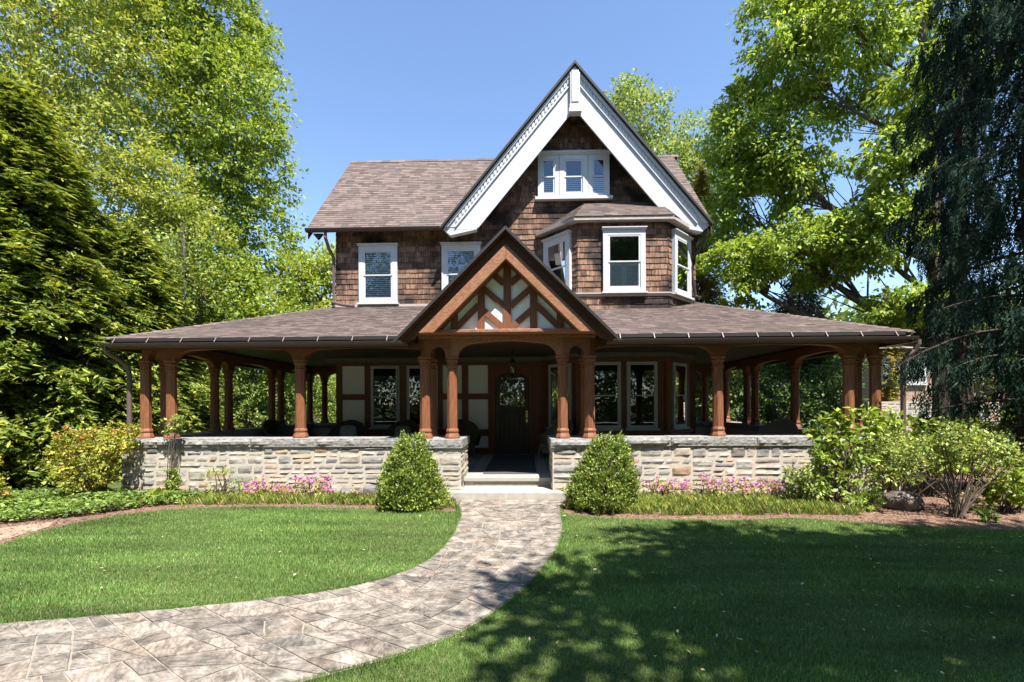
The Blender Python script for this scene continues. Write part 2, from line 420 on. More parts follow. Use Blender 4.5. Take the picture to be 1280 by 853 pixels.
def spline(pts, n):
    pts = [np.array(p, float) for p in pts]
    P = [2*pts[0]-pts[1]] + pts + [2*pts[-1]-pts[-2]]
    out = []
    for t in np.linspace(0, len(pts)-1-1e-9, n):
        i = int(t); u = t-i
        a, b, c, d = P[i], P[i+1], P[i+2], P[i+3]
        out.append(.5*((2*b)+(c-a)*u+(2*a-5*b+4*c-d)*u*u+(3*b-a-3*c+d)*u**3))
    return np.array(out)
PL = [(-1.30,8.46),(-1.07,7.6),(-.98,6.63),(-1.0,5.75),(-1.14,5.1),(-1.43,4.67),(-1.92,4.32),(-3.13,3.92),(-4.24,3.66),(-6,3.25),(-8.5,2.6)]
PR = [(.72,8.46),(.57,7.6),(.52,6.5),(.38,5.6),(.15,4.85),(-.15,4.15),(-.6,3.47),(-1.42,2.92),(-2.7,2.3),(-4.7,1.6),(-7.3,.9)]
SL, SR = spline(PL, 201), spline(PR, 201)
path_poly = np.vstack([SL, SR[::-1]])
mid = .5*(SL+SR); plen = np.concatenate([[0], np.cumsum(np.linalg.norm(np.diff(mid, axis=0), axis=1))])
pm = MB()
for i in range(0, 200, 4):
    pm.add([(*SL[i], .0145), (*SL[i+4], .0145), (*SR[i+4], .0145), (*SR[i], .0145)], [(0,1,2,3)])
def pmap(s, v):
    i = np.interp(s, plen, np.arange(201)); j = int(min(i, 199.999)); u = i-j
    a = SL[j]*(1-u)+SL[j+1]*u; b = SR[j]*(1-u)+SR[j+1]*u
    return a*(1-v)+b*v
flags = []
def split(poly, depth=0):
    """cut a convex polygon in (s, w) metres into irregular flags"""
    pts = np.array(poly)
    c = pts.mean(0); q = pts-c
    ar = .5*abs(np.dot(pts[:,0], np.roll(pts[:,1],-1))-np.dot(pts[:,1], np.roll(pts[:,0],-1)))
    if depth > 14 or ar < random.choice([.035, .05, .07, .10, .15]): flags.append(pts); return
    ev, vec = np.linalg.eigh(q.T@q)
    ext = pts.max(0)-pts.min(0); ax = np.array([1., 0]) if ext[0] > ext[1]*random.choice([.8, 1, 1.25]) else np.array([0, 1.])
    ang = random.gauss(0, .24); ca, sa = math.cos(ang), math.sin(ang)
    nrm = np.array([ax[0]*ca-ax[1]*sa, ax[0]*sa+ax[1]*ca])
    span = (q@nrm); off = random.uniform(-.18, .18)*(span.max()-span.min())
    for sg in (1, -1):
        out = []
        for i in range(len(pts)):
            a, b = pts[i], pts[(i+1) % len(pts)]
            da, db = sg*((a-c)@nrm-off), sg*((b-c)@nrm-off)
            if da >= 0: out.append(a)
            if da*db < 0: out.append(a+(b-a)*da/(da-db))
        if len(out) > 2: split(out, depth+1)
Wd = 1.55
split([(0,0),(plen[-1],0),(plen[-1],Wd),(0,Wd)])
fm = MB()
for pts in flags:
    c = pts.mean(0); n = len(pts); out = []
    for i in range(n):
        a, b = pts[i], pts[(i+1) % n]
        L = np.linalg.norm(b-a); k = max(1, int(L/.09))
        for t in range(k):
            p = a+(b-a)*t/k
            d = c-p; d = d/max(np.linalg.norm(d), 1e-6)
            edge_ = p[1] < .004 or p[1] > Wd-.004
            p = p+d*(.010+.007*noise.noise(Vector((p[0]*9, p[1]*9, 3)))+(.05*abs(noise.noise(Vector((p[0]*2.3, p[1]*9, 8)))) if edge_ else 0))
            out.append(p)
    zt = .022+random.uniform(-.004, .004)
    top = [(*pmap(p[0], min(max(p[1]/Wd,0),1)), zt) for p in out]
    m = len(top)
    bot = [(x, y, .010) for x, y, z in top]
    fs = [tuple(range(m))] + [((i+1) % m, i, i+m, (i+1) % m+m) for i in range(m)]
    cr = sum(top[i][0]*top[(i+1)%m][1]-top[(i+1)%m][0]*top[i][1] for i in range(m))
    if cr < 0: fs = [tuple(reversed(f)) for f in fs]
    pm.add(top+bot, fs, 1)
po = pm.build('flagstone_path', [M['path_mortar'], M['flag']]); po['kind'] = 'structure'

EDGE_L = [(-1.02,7.55),(-2.0,7.75),(-2.9,7.83),(-4.4,7.92),(-5.7,7.82),(-6.35,7.45),(-6.72,6.8),(-6.75,6.1),(-6.5,5.4),(-6.4,4.6),(-6.8,3.4)]
EDGE_R = [(.56,7.55),(1.1,7.25),(1.9,7.1),(3.2,7.08),(4.1,7.2),(5.0,6.88),(6.0,6.6),(6.9,6.5),(9,6.3),(14,6.2)]
EL, ER = spline(EDGE_L, 80), spline(EDGE_R, 60)
bedL = [tuple(p) for p in EL] + [(-14,3.4),(-14,9.35),(-1.2,9.35),(-1.25,8.4)]
bedR = [tuple(p) for p in ER] + [(14,14),(7.2,14),(7.2,9.35),(.55,9.35),(.62,8.4)]
sheet('garden_bed', bedL, .005, M['mulch'])
sheet('garden_bed', bedR, .005, M['mulch'])
lawnL = np.array([tuple(p) for p in EL] + [(-6.9,3.0)] + [tuple(p) for p in SL[::-1] if -6.9 < p[0] and p[1] < 7.55])
lawnR = np.array([tuple(p) for p in ER] + [(14,-1),(-7,-1)] + [tuple(p) for p in SR[::-1] if p[0] > -7 and p[1] < 7.55])
sheet('lawn', lawnL, .004, M['turf'])
sheet('lawn', lawnR, .004, M['turf'])
sheet('bare_soil', [(-6.55,5.3),(-6.85,5.9),(-6.9,6.6),(-7.15,6.9),(-7.6,6.5),(-8.2,5.6),(-8.2,4.6),(-6.6,4.5)], .011, M['soil'])

def inside(poly, P):
    poly = np.asarray(poly); x, y = P[:,0], P[:,1]; r = np.zeros(len(P), bool)
    j = len(poly)-1
    for i in range(len(poly)):
        xi, yi = poly[i]; xj, yj = poly[j]
        if yi != yj:
            c = ((yi > y) != (yj > y)) & (x < (xj-xi)*(y-yi)/(yj-yi)+xi)
            r ^= c
        j = i
    return r

def grass():
    vs = []
    for poly, (x0, x1, y0, y1) in ((lawnL, (-7.6,-.8,2.7,8.1)), (lawnR, (-3,8.4,2.2,7.7))):
        n = int((x1-x0)*(y1-y0)*10500)
        P = np.stack([RNG.uniform(x0,x1,n), RNG.uniform(y0,y1,n)], 1)
        keep = inside(poly, P)
        # within the view only
        keep &= np.abs(P[:,0]) < 1.22*P[:,1]+.6
        d = P[:,1]
        keep &= RNG.uniform(0,1,n) < np.clip(1.25-.085*d, .5, 1)
        vs.append(P[keep])
    for S, out in ((SL, -1), (SR, 1)):                # ragged fringe along the walk
        T = np.gradient(S, axis=0); T /= np.linalg.norm(T, axis=1, keepdims=True); Nn = np.column_stack([-T[:,1], T[:,0]])*out
        i = RNG.integers(12, 200, 16000); q = S[i]+T[i]*RNG.uniform(-.05, .05, (16000, 1))+Nn[i]*(RNG.uniform(0, 1, (16000, 1))**2*.075-.018)
        vs.append(q[(np.abs(q[:,0]) < 1.22*q[:,1]+.6)])
    P = np.vstack(vs); n = len(P)
    h = RNG.uniform(.016,.040,n)*(1+.25*np.sin(P[:,0]*2.1+P[:,1]*1.3)); wd = RNG.uniform(.0028,.0052,n)*(1+.06*P[:,1])
    a = RNG.uniform(0, 2*PI, n); b = a+RNG.uniform(.8, 2.3, n)
    lean = RNG.uniform(.1,.9,n)*h
    base = np.column_stack([P, np.full(n, .003)])
    s = np.column_stack([np.cos(a), np.sin(a), np.zeros(n)])*wd[:,None]*.5
    l = np.column_stack([np.cos(b)*lean, np.sin(b)*lean, h])
    V = np.stack([base-s, base+s, base+l], 1).reshape(-1,3)
    o = np_mesh('grass', V, 3, LF['grass'])
    tag(o, 'short mown green grass blades of the front lawn', 'grass', kind='stuff')
grass()

def fallen():
    n = 420
    P = np.stack([RNG.uniform(-6,7.5,n), RNG.uniform(3,7.3,n)], 1)
    k = (inside(lawnR, P) | inside(lawnL, P)) & (RNG.uniform(0,1,n) < np.where(P[:,0] > 0, 1, .35))
    P = P[k]; n = len(P)
    a = RNG.uniform(0, 2*PI, n)
    pos = np.column_stack([P, RNG.uniform(.035,.05,n)])
    V = leaf_quads(pos, np.column_stack([np.cos(a), np.sin(a), RNG.uniform(-.25,.25,n)]), np.column_stack([RNG.normal(0,.3,n), RNG.normal(0,.3,n), np.ones(n)]), RNG.uniform(.02,.055,n), RNG.uniform(.012,.025,n))
    tag(np_mesh('fallen_leaves', V, 4, LF['fallen']), 'small pale dry leaves scattered over the lawn', 'fallen leaves', kind='stuff')
fallen()

# ------------------------------------------------------------------ the house
HX, HY = -.3, 13.4
house = thing('house', 'brown shingled house with tall white edged gable, wraparound timber porch and stone porch wall', 'house', (HX, HY, 0))
XL, XR = -5.43, 4.86              # house corners
YW = 13.4                         # front wall
YB = 19.4
FZ = .32                          # porch floor
CAPZ = 1.10

def course_mesh(O, U, V, poly, expo, wr, thick, mb=None, gap=.0, jit=0.0, lift=.0):
    """overlapping shingles on a plane: O origin, U along, V up the slope, poly convex in (u, v)"""
    mb = mb or MB()
    O, U, V = Vector(O), Vector(U).normalized(), Vector(V).normalized()
    Nn = U.cross(V).normalized()
    poly = [np.array(p, float) for p in poly]
    v0 = min(p[1] for p in poly); v1 = max(p[1] for p in poly)
    def span(v):
        xs = []
        for i in range(len(poly)):
            a, b = poly[i], poly[(i+1) % len(poly)]
            if a[1] == b[1]:
                if abs(a[1]-v) < 1e-9: xs += [a[0], b[0]]
                continue
            t = (v-a[1])/(b[1]-a[1])
            if -1e-9 <= t <= 1+1e-9: xs.append(a[0]+t*(b[0]-a[0]))
        return (min(xs), max(xs)) if xs else None
    rows = max(1, int(math.ceil((v1-v0)/expo-1e-6)))
    for k in range(rows):
        a = v0+k*expo; b = min(a+expo, v1)
        sa, sb = span(min(a+1e-6, v1-1e-7)), span(b-1e-6)
        if not sa or not sb: continue
        lo, hi = min(sa[0], sb[0]), max(sa[1], sb[1])
        u = lo+random.uniform(-wr[1], 0)
        while u < hi:
            wd = random.uniform(*wr)
            ua, ub = u+gap/2, u+wd-gap/2
            u += wd
            A0, A1 = max(ua, sa[0]), min(ub, sa[1]); B0, B1 = max(ua, sb[0]), min(ub, sb[1])
            if A1 <= A0 and B1 <= B0: continue
            if A1 <= A0: A0 = A1 = min(max(A0, sa[0]), sa[1])
            if B1 <= B0: B0 = B1 = min(max(B0, sb[0]), sb[1])
            t = thick*random.uniform(.75, 1.25); j = random.uniform(-jit, jit)
            f = lambda uu, vv, nn: O+U*uu+V*vv+Nn*(nn+lift)
            p = [f(A0, a+j, t), f(A1, a+j, t), f(B1, b+.004, .002), f(B0, b+.004, .002), f(A0, a+j, -.004), f(A1, a+j, -.004)]
            mb.add(p, [(0,1,2,3), (4,5,1,0)])
    return mb

# --- upper walls: shingles over a solid core
core = MB()
core.box(XL+.02, XR-.02, YW+.02, YB, 3.0, 6.9)
sh = course_mesh((XL, YW, 4.62), (1,0,0), (0,0,1), [(0,0),(XR-XL,0),(XR-XL,2.4),(0,2.4)], .152, (.09,.23), .018, None, .005, .006)
course_mesh((XL, YB, 4.5), (0,-1,0), (0,0,1), [(0,0),(YB-YW,0),(YB-YW,2.4),(0,2.4)], .152, (.09,.23), .018, sh, .005, .006)
course_mesh((XR, YW, 4.5), (0,1,0), (0,0,1), [(0,0),(YB-YW,0),(YB-YW,2.4),(0,2.4)], .152, (.09,.23), .018, sh, .005, .006)
course_mesh((XL, YW-.012, 4.50), (1,0,0), (0,-.05,1), [(0,0),(XR-XL,0),(XR-XL,.12),(0,.12)], .12, (.09,.23), .018, sh, .005, .004)
# side gables under the main roof
for sx, xx in ((-1, XL), (1, XR)):
    core.prism([(xx-sx*.03, YW+.3, 6.8), (xx-sx*.03, 16.43, 10.0), (xx-sx*.03, YB-.3, 6.8)], (0,0,0), (-sx*.2,0,0))
wall = core.build('wall', M['dark_timber'], house)
sh.build('shingle_cladding', M['shingle'], house)
# gable wall
GX, GZ, GS, GY = 1.41, 11.04, 1.207, 12.75
gw = MB(); gw.xz([(GX-3.3, 6.4), (GX+3.3, 6.4), (GX+.1, 10.6), (GX-.1, 10.6)], YW+.03, YW+.2)
gw.build('gable_backing_wall', M['dark_timber'], house)
gs = course_mesh((GX, YW-.004, 6.44), (1,0,0), (0,0,1), [(-3.42,0),(3.42,0),(0,4.1)], .152, (.09,.23), .018, None, .005, .006)
gs.build('gable_shingles', M['shingle'], house)

# --- roofs
EZ, EY, RZ, RY = 6.70, 13.0, 10.35, 16.43
def roof_slab(pts, th, name, parent, mat=None):
    a, b, c = Vector(pts[0]), Vector(pts[1]), Vector(pts[2])
    n = (b-a).cross(c-a).normalized()
    if n.z < 0: n = -n
    mb = MB(); mb.prism(pts, (0,0,0), -n*th)
    return mb.build(name, mat or M['roof_edge'], parent)
RXL, RXR = -6.10, 5.19
main_roof = roof_slab([(RXL,EY,EZ),(GX-3.58,EY,EZ),(GX-.57,RY,RZ),(RXL,RY,RZ)], .09, 'main_roof', house)
roof_slab([(GX+3.58,EY,EZ),(RXR,EY,EZ),(RXR,RY,RZ),(GX+.57,RY,RZ)], .09, 'far_slope', main_roof)
roof_slab([(RXL,RY,RZ),(RXR,RY,RZ),(RXR,2*RY-EY,EZ),(RXL,2*RY-EY,EZ)], .09, 'rear_slope', main_roof)
sl = math.hypot(RY-EY, RZ-EZ)
mrs = course_mesh((RXL,EY,EZ+.004),(1,0,0),(0,RY-EY,RZ-EZ),[(0,-.03),(GX-3.58-RXL,-.03),(GX-.57-RXL,sl),(0,sl)],.135,(.10,.30),.011,None,.002,0,.002)
course_mesh((RXL,EY,EZ+.004),(1,0,0),(0,RY-EY,RZ-EZ),[(GX+3.58-RXL,-.03),(RXR-RXL,-.03),(RXR-RXL,sl),(GX+.57-RXL,sl)],.135,(.10,.30),.011,mrs,.002,0,.002)
mrs.build('roof_shingles', M['roof_shingle'], main_roof)
rc = MB()
x = RXL
while x < RXR:
    rc.prism([(x, RY-.14, RZ-.11), (x, RY, RZ+.03), (x, RY+.14, RZ-.11), (x, RY, RZ-.02)], (0,0,0), (.27,0,0)); x += .28
rc.build('ridge_cap', M['roof_shingle'], main_roof)
# rake board on the left end of the main roof
for xx in (RXL+.02, RXR-.05):
    rk = MB(); rk.prism([(xx, EY+.02, EZ-.10), (xx, RY, RZ-.11), (xx, RY, RZ-.30), (xx, EY+.02, EZ-.29)], (0,0,0), (.03,0,0))
    rk.build('rake_board', M['dark_timber'], main_roof)
rk = MB(); rk.xz([(RXL+.12, EZ-.10), (RXL+.40, EZ-.10), (RXL+.26, EZ-.27)], EY+.10, EY+.20); rk.build('bracket', M['dark_timber'], main_roof)

def rake_poly(xc, zA, s, zc, d0, d1, sg):
    return [(xc, zA-d0), (xc+sg*(zA-d0-zc)/s, zc), (xc+sg*(zA-d1-zc)/s, zc), (xc, zA-d1)]

gable_roof = None
for sg in (-1, 1):
    fx = GX+sg*3.66; fz = GZ-GS*3.66
    a = [(GX, GY, GZ), (fx, GY, fz), (fx, YB+.4, fz), (GX, YB+.4, GZ)]
    o = roof_slab(a, .055, 'gable_roof', house)
    U = (0, -sg, 0); Vv = (-sg*3.66, 0, GS*3.66); L = math.hypot(3.66, GS*3.66)
    O = (fx, GY if sg < 0 else YB+.4, fz)
    if sg > 0: O = (fx, GY, fz); U = (0,1,0)
    else: O = (fx, YB+.4, fz); U = (0,-1,0)
    course_mesh(O, U, Vv, [(0,0),(YB+.4-GY,0),(YB+.4-GY,L),(0,L)], .135, (.16,.34), .011, None, .002, 0, .004).build('roof_shingles', M['roof_shingle'], o)
    # white bargeboard with its moulded cornice band
    bb = MB(); bb.xz(rake_poly(GX, GZ, GS, 6.56, .10, 1.22, sg), GY+.10, GY+.16)
    b = bb.build('bargeboard', M['white'], house)
    e = MB(); e.xz(rake_poly(GX, GZ, GS, 6.60, 1.19, 1.24, sg), GY+.08, GY+.103); e.build('lower_moulding', M['white'], b)
    c = MB(); c.xz(rake_poly(GX, GZ, GS, 6.62, .095, .20, sg), GY+.045, GY+.098)
    c.xz(rake_poly(GX, GZ, GS, 6.62, .43, .465, sg), GY+.055, GY+.0985)
    db = MB(); db.xz(rake_poly(GX, GZ, GS, 6.62, .201, .429, sg), GY+.088, GY+.0995); db.build('dentil_band', M['band_shade'], b)
    c.build('cornice_moulding', M['white'], b)
    dn = MB()
    Ld = (GZ-.3-6.7)/GS; k = int(math.hypot(Ld, Ld*GS)/.135)
    for i in range(1, k):
        xx = GX+sg*Ld*i/k; zz = GZ-GS*abs(xx-GX)-.24
        dx = .024; dz = GS*dx
        dn.xz([(xx-dx, zz+ (dz if sg > 0 else -dz)), (xx+dx, zz-(dz if sg > 0 else -dz)), (xx+dx, zz-(dz if sg > 0 else -dz)-.10), (xx-dx, zz+(dz if sg > 0 else -dz)-.10)], GY+.066, GY+.0875)
    dn.build('dentils', M['white'], b)
    # boxed soffit and return at the foot
    s_ = MB(); s_.xz(rake_poly(GX, GZ, GS, 6.60, .092, .16, sg), GY+.161, YW+.02)
    s_.build('soffit', M['white'], b)
    r_ = MB(); x0 = GX+sg*(GZ-1.22-6.56)/GS; x1 = GX+sg*3.66
    r_.xz([(x0, 6.555), (x1-sg*.05, 6.555), (x1-sg*.22, 6.40)], GY+.10, GY+.30)
    r_.build('cornice_return', M['white'], b)
    # ridge of roof edge
    ed = MB(); ed.xz(rake_poly(GX, GZ+.02, GS, fz-.06, 0, .085, sg), GY-.035, GY-.001); ed.build('drip_edge', M['roof_edge'], o)
kp = MB(); kp.box(GX-.135, GX+.135, GY-.02, GY+.094, 9.86, 10.74); kp.box(GX-.10, GX+.10, GY-.045, GY-.021, 9.92, 10.78)
kp.box(GX-.155, GX+.155, GY-.06, GY+.15, 9.74, 9.858); kp.box(GX-.175, GX+.175, GY-.07, GY+.16, 9.64, 9.738)
kp.build('king_post', M['white'], house, bevel=.01)

# --- windows
def facet(p0, p1, z):
    """matrix: local x along p0->p1 from its middle, local y outward (toward the viewer), z up"""
    a = Vector((p0[0], p0[1], 0)); b = Vector((p1[0], p1[1], 0)); u = (b-a).normalized(); n = Vector((u.y, -u.x, 0))
    m = (a+b)/2
    return Matrix(((u.x, n.x, 0, m.x), (u.y, n.y, 0, m.y), (0, 0, 1, z), (0, 0, 0, 1)))

def window(Mx, w, h, fw=.12, parent=house, blind=None, head=True, name='window', depth=.07, sash_w=.045, split_at=.5, sill=True, white='white', out=.036):
    Mx = Mx @ Matrix.Translation((0, out, 0))
    W = M[white]
    X0, X1 = -w/2, w/2
    c = MB()
    bk = -.02-out
    c.box(X0, X0+fw, bk, depth, 0, h); c.box(X1-fw, X1, bk, depth, 0, h)
    c.box(X0+fw, X1-fw, bk, depth, h-fw*1.05, h); c.box(X0+fw, X1-fw, bk, depth, 0, fw*.75)
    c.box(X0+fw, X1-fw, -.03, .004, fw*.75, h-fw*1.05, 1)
    if head:
        c.box(X0-.02, X1+.02, -.02, depth+.035, h+.001, h+.035); c.box(X0-.035, X1+.035, -.02, depth+.06, h+.036, h+.06)
    c.xform(Mx)
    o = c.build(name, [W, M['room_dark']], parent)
    ix0, ix1, iz0, iz1 = X0+fw+.001, X1-fw-.001, fw*.75+.001, h-fw*1.05-.001
    zm = iz0+(iz1-iz0)*split_at
    for k, (za, zb, yy) in enumerate(((iz0, zm+.015, .022), (zm-.015, iz1, .040))):
        s = MB(); t = sash_w
        s.box(ix0, ix0+t, yy, yy+.022, za, zb); s.box(ix1-t, ix1, yy, yy+.022, za, zb)
        s.box(ix0+t, ix1-t, yy, yy+.022, za, za+(t*1.2 if k == 0 else t*.75)); s.box(ix0+t, ix1-t, yy, yy+.022, zb-t*.8, zb)
        s.xform(Mx); s.build('sash', W, o)
        p = MB(); p.box(ix0+t-.004, ix1-t+.004, yy+.008, yy+.013, za+t*.6, zb-t*.5); p.xform(Mx)
        p.build('pane', M['glass'], o)
    if blind in ('full', 'upper', 'lower'):
        b = MB()
        z = iz0+.02 if blind != 'upper' else zm
        zt = iz1 if blind != 'lower' else zm-.01
        while z < zt-.02:
            b.box(ix0+.03, ix1-.03, .007, .017, z, z+.036); z += .056
        b.xform(Mx); b.build('blind', M['blind'], o)
    if blind == 'shutter':
        b = MB(); cx = (ix0+ix1)/2
        for (a0, a1) in ((ix0+.03, cx-.004), (cx+.004, ix1-.03)):
            b.box(a0, a0+.05, .006, .02, iz0+.02, zm-.03); b.box(a1-.05, a1, .006, .02, iz0+.02, zm-.03)
            b.box(a0+.05, a1-.05, .006, .02, iz0+.02, iz0+.09); b.box(a0+.05, a1-.05, .006, .02, zm-.09, zm-.03)
            z = iz0+.10
            while z < zm-.10:
                b.box(a0+.05, a1-.05, .008, .018, z, z+.024); z += .034
        b.xform(Mx); b.build('shutter', M['white_shutter'], o)
    if sill:
        s = MB(); s.box(X0-.04, X1+.04, -.02, depth+.06, -.045, -.001); s.xform(Mx); s.build('sill', W, o)
    return o

def flat(xc, z, y=YW): return facet((xc-1, y), (xc+1, y), z)
window(flat(-4.185, 4.66), 1.11, 1.63, .14, blind='full')
window(flat(-1.795, 4.66), 1.11, 1.63, .14, blind='full')
# triple attic window
att = window(flat(GX+.01, 7.60), .80, 1.20, .14, blind='lower', head=False, sill=False, depth=.075)
window(flat(GX-.70, 7.60), .60, 1.20, .12, blind='lower', head=False, sill=False, depth=.07)
window(flat(GX+.72, 7.60), .60, 1.20, .12, blind='lower', head=False, sill=False, depth=.07)
hd = MB(); hd.box(GX-1.02, GX+1.04, YW-.145, YW-.001, 8.803, 8.84); hd.box(GX-1.06, GX+1.08, YW-.175, YW-.001, 8.841, 8.885)
hd.build('window_head', M['white'], house); hd = MB()
hd.box(GX-1.08, GX+1.10, YW-.18, YW-.001, 7.52, 7.597)
hd.build('window_sill', M['white'], house)

# --- the two-storey bay
BP = [(.50, YW+.02), (1.41, 12.38), (3.77, 12.38), (4.74, YW+.02)]
bm = MB()
bm.prism([(p[0]+ (0.02 if i < 2 else -.02), p[1]+.02, 0) for i, p in enumerate(BP)], (0,0,4.0), (0,0,2.68))
bay = bm.build('bay', M['dark_timber'], house)
bs = MB()
for p, q in zip(BP[:-1], BP[1:]):
    L = math.hypot(q[0]-p[0], q[1]-p[1])
    course_mesh((p[0], p[1], 4.66), (q[0]-p[0], q[1]-p[1], 0), (0,0,1), [(0,0),(L,0),(L,2.0),(0,2.0)], .152, (.08,.2), .020, bs, .005, .006)
    d = Vector((q[0]-p[0], q[1]-p[1], 0)).normalized(); n = Vector((d.y, -d.x, 0))
    course_mesh((p[0]+n.x*.03, p[1]+n.y*.03, 4.05), (d.x, d.y, 0), (-n.x*.02, -n.y*.02, 1), [(0,0),(L,0),(L,.53),(0,.53)], .15, (.08,.2), .02, bs, .005, .006)
bs.build('bay_shingles', M['shingle'], bay)
belt = MB()
def offset_poly(P, d):
    out = []
    for i, p in enumerate(P):
        ns = []
        for a, b in ((i-1, i), (i, i+1)):
            if 0 <= a and b < len(P):
                u = Vector((P[b][0]-P[a][0], P[b][1]-P[a][1], 0)).normalized(); ns.append(Vector((u.y, -u.x, 0)))
        if len(ns) == 1: q = Vector((p[0], p[1], 0))+ns[0]*d
        else:
            m = (ns[0]+ns[1]).normalized(); q = Vector((p[0], p[1], 0))+m*(d/m.dot(ns[0]))
        out.append((q.x, q.y))
    return out
bo = offset_poly(BP, .09); bo2 = offset_poly(BP, .06)
belt.prism([(x, y, 0) for x, y in bo]+[(4.74, YW+.1, 0), (.5, YW+.1, 0)], (0,0,4.615), (0,0,.035))
belt.prism([(x, y, 0) for x, y in bo2]+[(4.74, YW+.1, 0), (.5, YW+.1, 0)], (0,0,4.555), (0,0,.059))
belt.build('belt_course', M['sill_paint'], bay)
bw = MB(); bw.box(XL-.03, .46, YW-.05, YW-.012, 4.56, 4.63); bw.build('belt_course', M['sill_paint'], house)
# bay roof
be = offset_poly(BP, .22)
top = [(1.75, YW-.02), (3.82, YW-.02)]
ZE, ZT = 6.60, 7.46
br = MB()
vs = [(be[0][0], YW, ZE), (be[1][0], be[1][1], ZE), (be[2][0], be[2][1], ZE), (be[3][0], YW, ZE), (top[0][0], YW, ZT), (top[1][0], YW, ZT)]
br.add(vs, [(0,1,4), (1,2,5,4), (2,3,5), (3,2,1,0)])
bay_roof = br.build('bay_roof', M['roof_edge'], bay)
brs = MB()
def slope(p, q, tl, tr):
    p, q, tl, tr = map(Vector, (p, q, tl, tr)); U = (q-p); L = U.length; U.normalize()
    V = (tl-p)-U*(tl-p).dot(U)
    Hh = V.length; V.normalize()
    poly = [(0,-.02),(L,-.02),((tr-p).dot(U), Hh)]
    if (tr-tl).length > .01: poly.append(((tl-p).dot(U), Hh))
    course_mesh(p, U, V, poly, .135, (.16,.34), .012, brs, .002, 0, .005)
slope(vs[0], vs[1], vs[4], vs[4]); slope(vs[1], vs[2], vs[4], vs[5]); slope(vs[2], vs[3], vs[5], vs[5])
brs.build('roof_shingles', M['roof_shingle'], bay_roof)
fa = MB(); bi = offset_poly(BP, .14)
fa.prism([(x, y, 0) for x, y in be]+[(4.9, YW+.1, 0), (.4, YW+.1, 0)], (0,0,6.50), (0,0,.098))
fa.build('bay_cornice', M['sill_paint'], bay)
window(facet(BP[0], BP[1], 4.66), 1.0, 1.62, .13, parent=house, blind='shutter')
window(facet((1.52, 12.38), (3.72, 12.38), 4.66), 1.10, 1.62, .13, parent=house, blind='shutter')
window(facet(BP[2], BP[3], 4.66), 1.0, 1.62, .13, parent=house, blind='shutter')

# --- ground floor: timber frame wall with stucco panels
gf = MB(); gf.box(XL, XR, YW+.05, YB, FZ-.3, 3.3)
gfw = gf.build('timber_wall', M['timber'], house)
def panel(x0, x1, z0, z1):
    p = MB(); p.box(x0, x1, YW+.03, YW+.046, z0, z1); p.build('stucco_panel', M['stucco'], gfw)
tb = MB()
PAN = [(-5.28, -4.62), (-2.36, -1.80), (-1.62, -1.05)]
for a, b in PAN:
    for z0, z1 in ((2.05, 2.86), (1.02, 1.88), (.49, .83)): panel(a, b, z0, z1)
def beam(x0, x1, z0, z1, d=0): tb.box(x0, x1, YW-.02-d, YW+.049, z0, z1)
beam(XL-.02, .45, 2.861, 2.96)
for a, b in ((XL-.02, -5.281), (-4.619, -4.44), (-3.60, -3.40), (-2.49, -2.361), (-1.799, -1.621), (-1.049, -.93), (.22, .45)): beam(a, b, FZ+.002, 2.86)
for a, b in PAN:
    beam(a, b, 1.881, 2.049); beam(a, b, .831, 1.019); beam(a, b, FZ+.002, .489)
beam(-4.439, -3.601, FZ+.002, 1.06); beam(-3.399, -2.491, FZ+.002, 1.06)
tb.build('timber_frame', M['timber'], gfw, bevel=.006)
fz_ = MB(); fz_.box(XL-.25, XR, YW-.10, YW-.021, 2.961, 3.078); fz_.box(XL-.28, XR, YW-.13, YW-.101, 3.02, 3.077); fz_.build('frieze', M['frieze'], house)
window(flat(-4.02, 1.08), .835, 1.78, .05, head=False, parent=house, depth=.02, sash_w=.04, out=0)
window(flat(-2.945, 1.08), .90, 1.78, .05, head=False, parent=house, depth=.02, sash_w=.04, out=0)
# ground-floor bay
gb = MB()
gb.prism([(p[0]+.02*(1 if i < 2 else -1), p[1]+.05, 0) for i, p in enumerate(BP)], (0,0,FZ-.2), (0,0,2.95))
gbay = gb.build('porch_bay', M['timber'], house)
for (p, q, ws) in ((BP[0], BP[1], [(0, .86)]), ((1.41,12.38), (3.77,12.38), [(-.455, .80), (.50, .80)]), (BP[2], BP[3], [(0, .80)])):
    for off, wd in ws:
        Mx = facet(p, q, 1.08) @ Matrix.Translation((off, -.045, 0))
        window(Mx, wd, 1.76, .05, head=False, parent=house, depth=.045, sash_w=.04, out=0)
gt = MB()
for i in (1, 2):
    gt.lathe([(.09, FZ), (.09, 2.95)], 8, (BP[i][0], BP[i][1]+.03, 0))
for p, q in zip(BP[:-1], BP[1:]):
    m = facet(p, q, 0); L = math.hypot(q[0]-p[0], q[1]-p[1]); s0 = len(gt.v)
    gt.box(-L/2, L/2, -.04, .02, 2.86, 2.955); gt.box(-L/2, L/2, -.04, .03, .92, 1.03)
    gt.xform(m, s0)
gt.build('bay_framing', M['timber'], gbay)
bf = offset_poly(BP, .12); bf0 = offset_poly(BP, .02)
ff = MB(); ff.prism([(x, y, 0) for x, y in bf]+[(4.9, YW+.1, 0), (.4, YW+.1, 0)], (0,0,2.963), (0,0,.114)); ff.build('bay_frieze', M['frieze'], gbay)

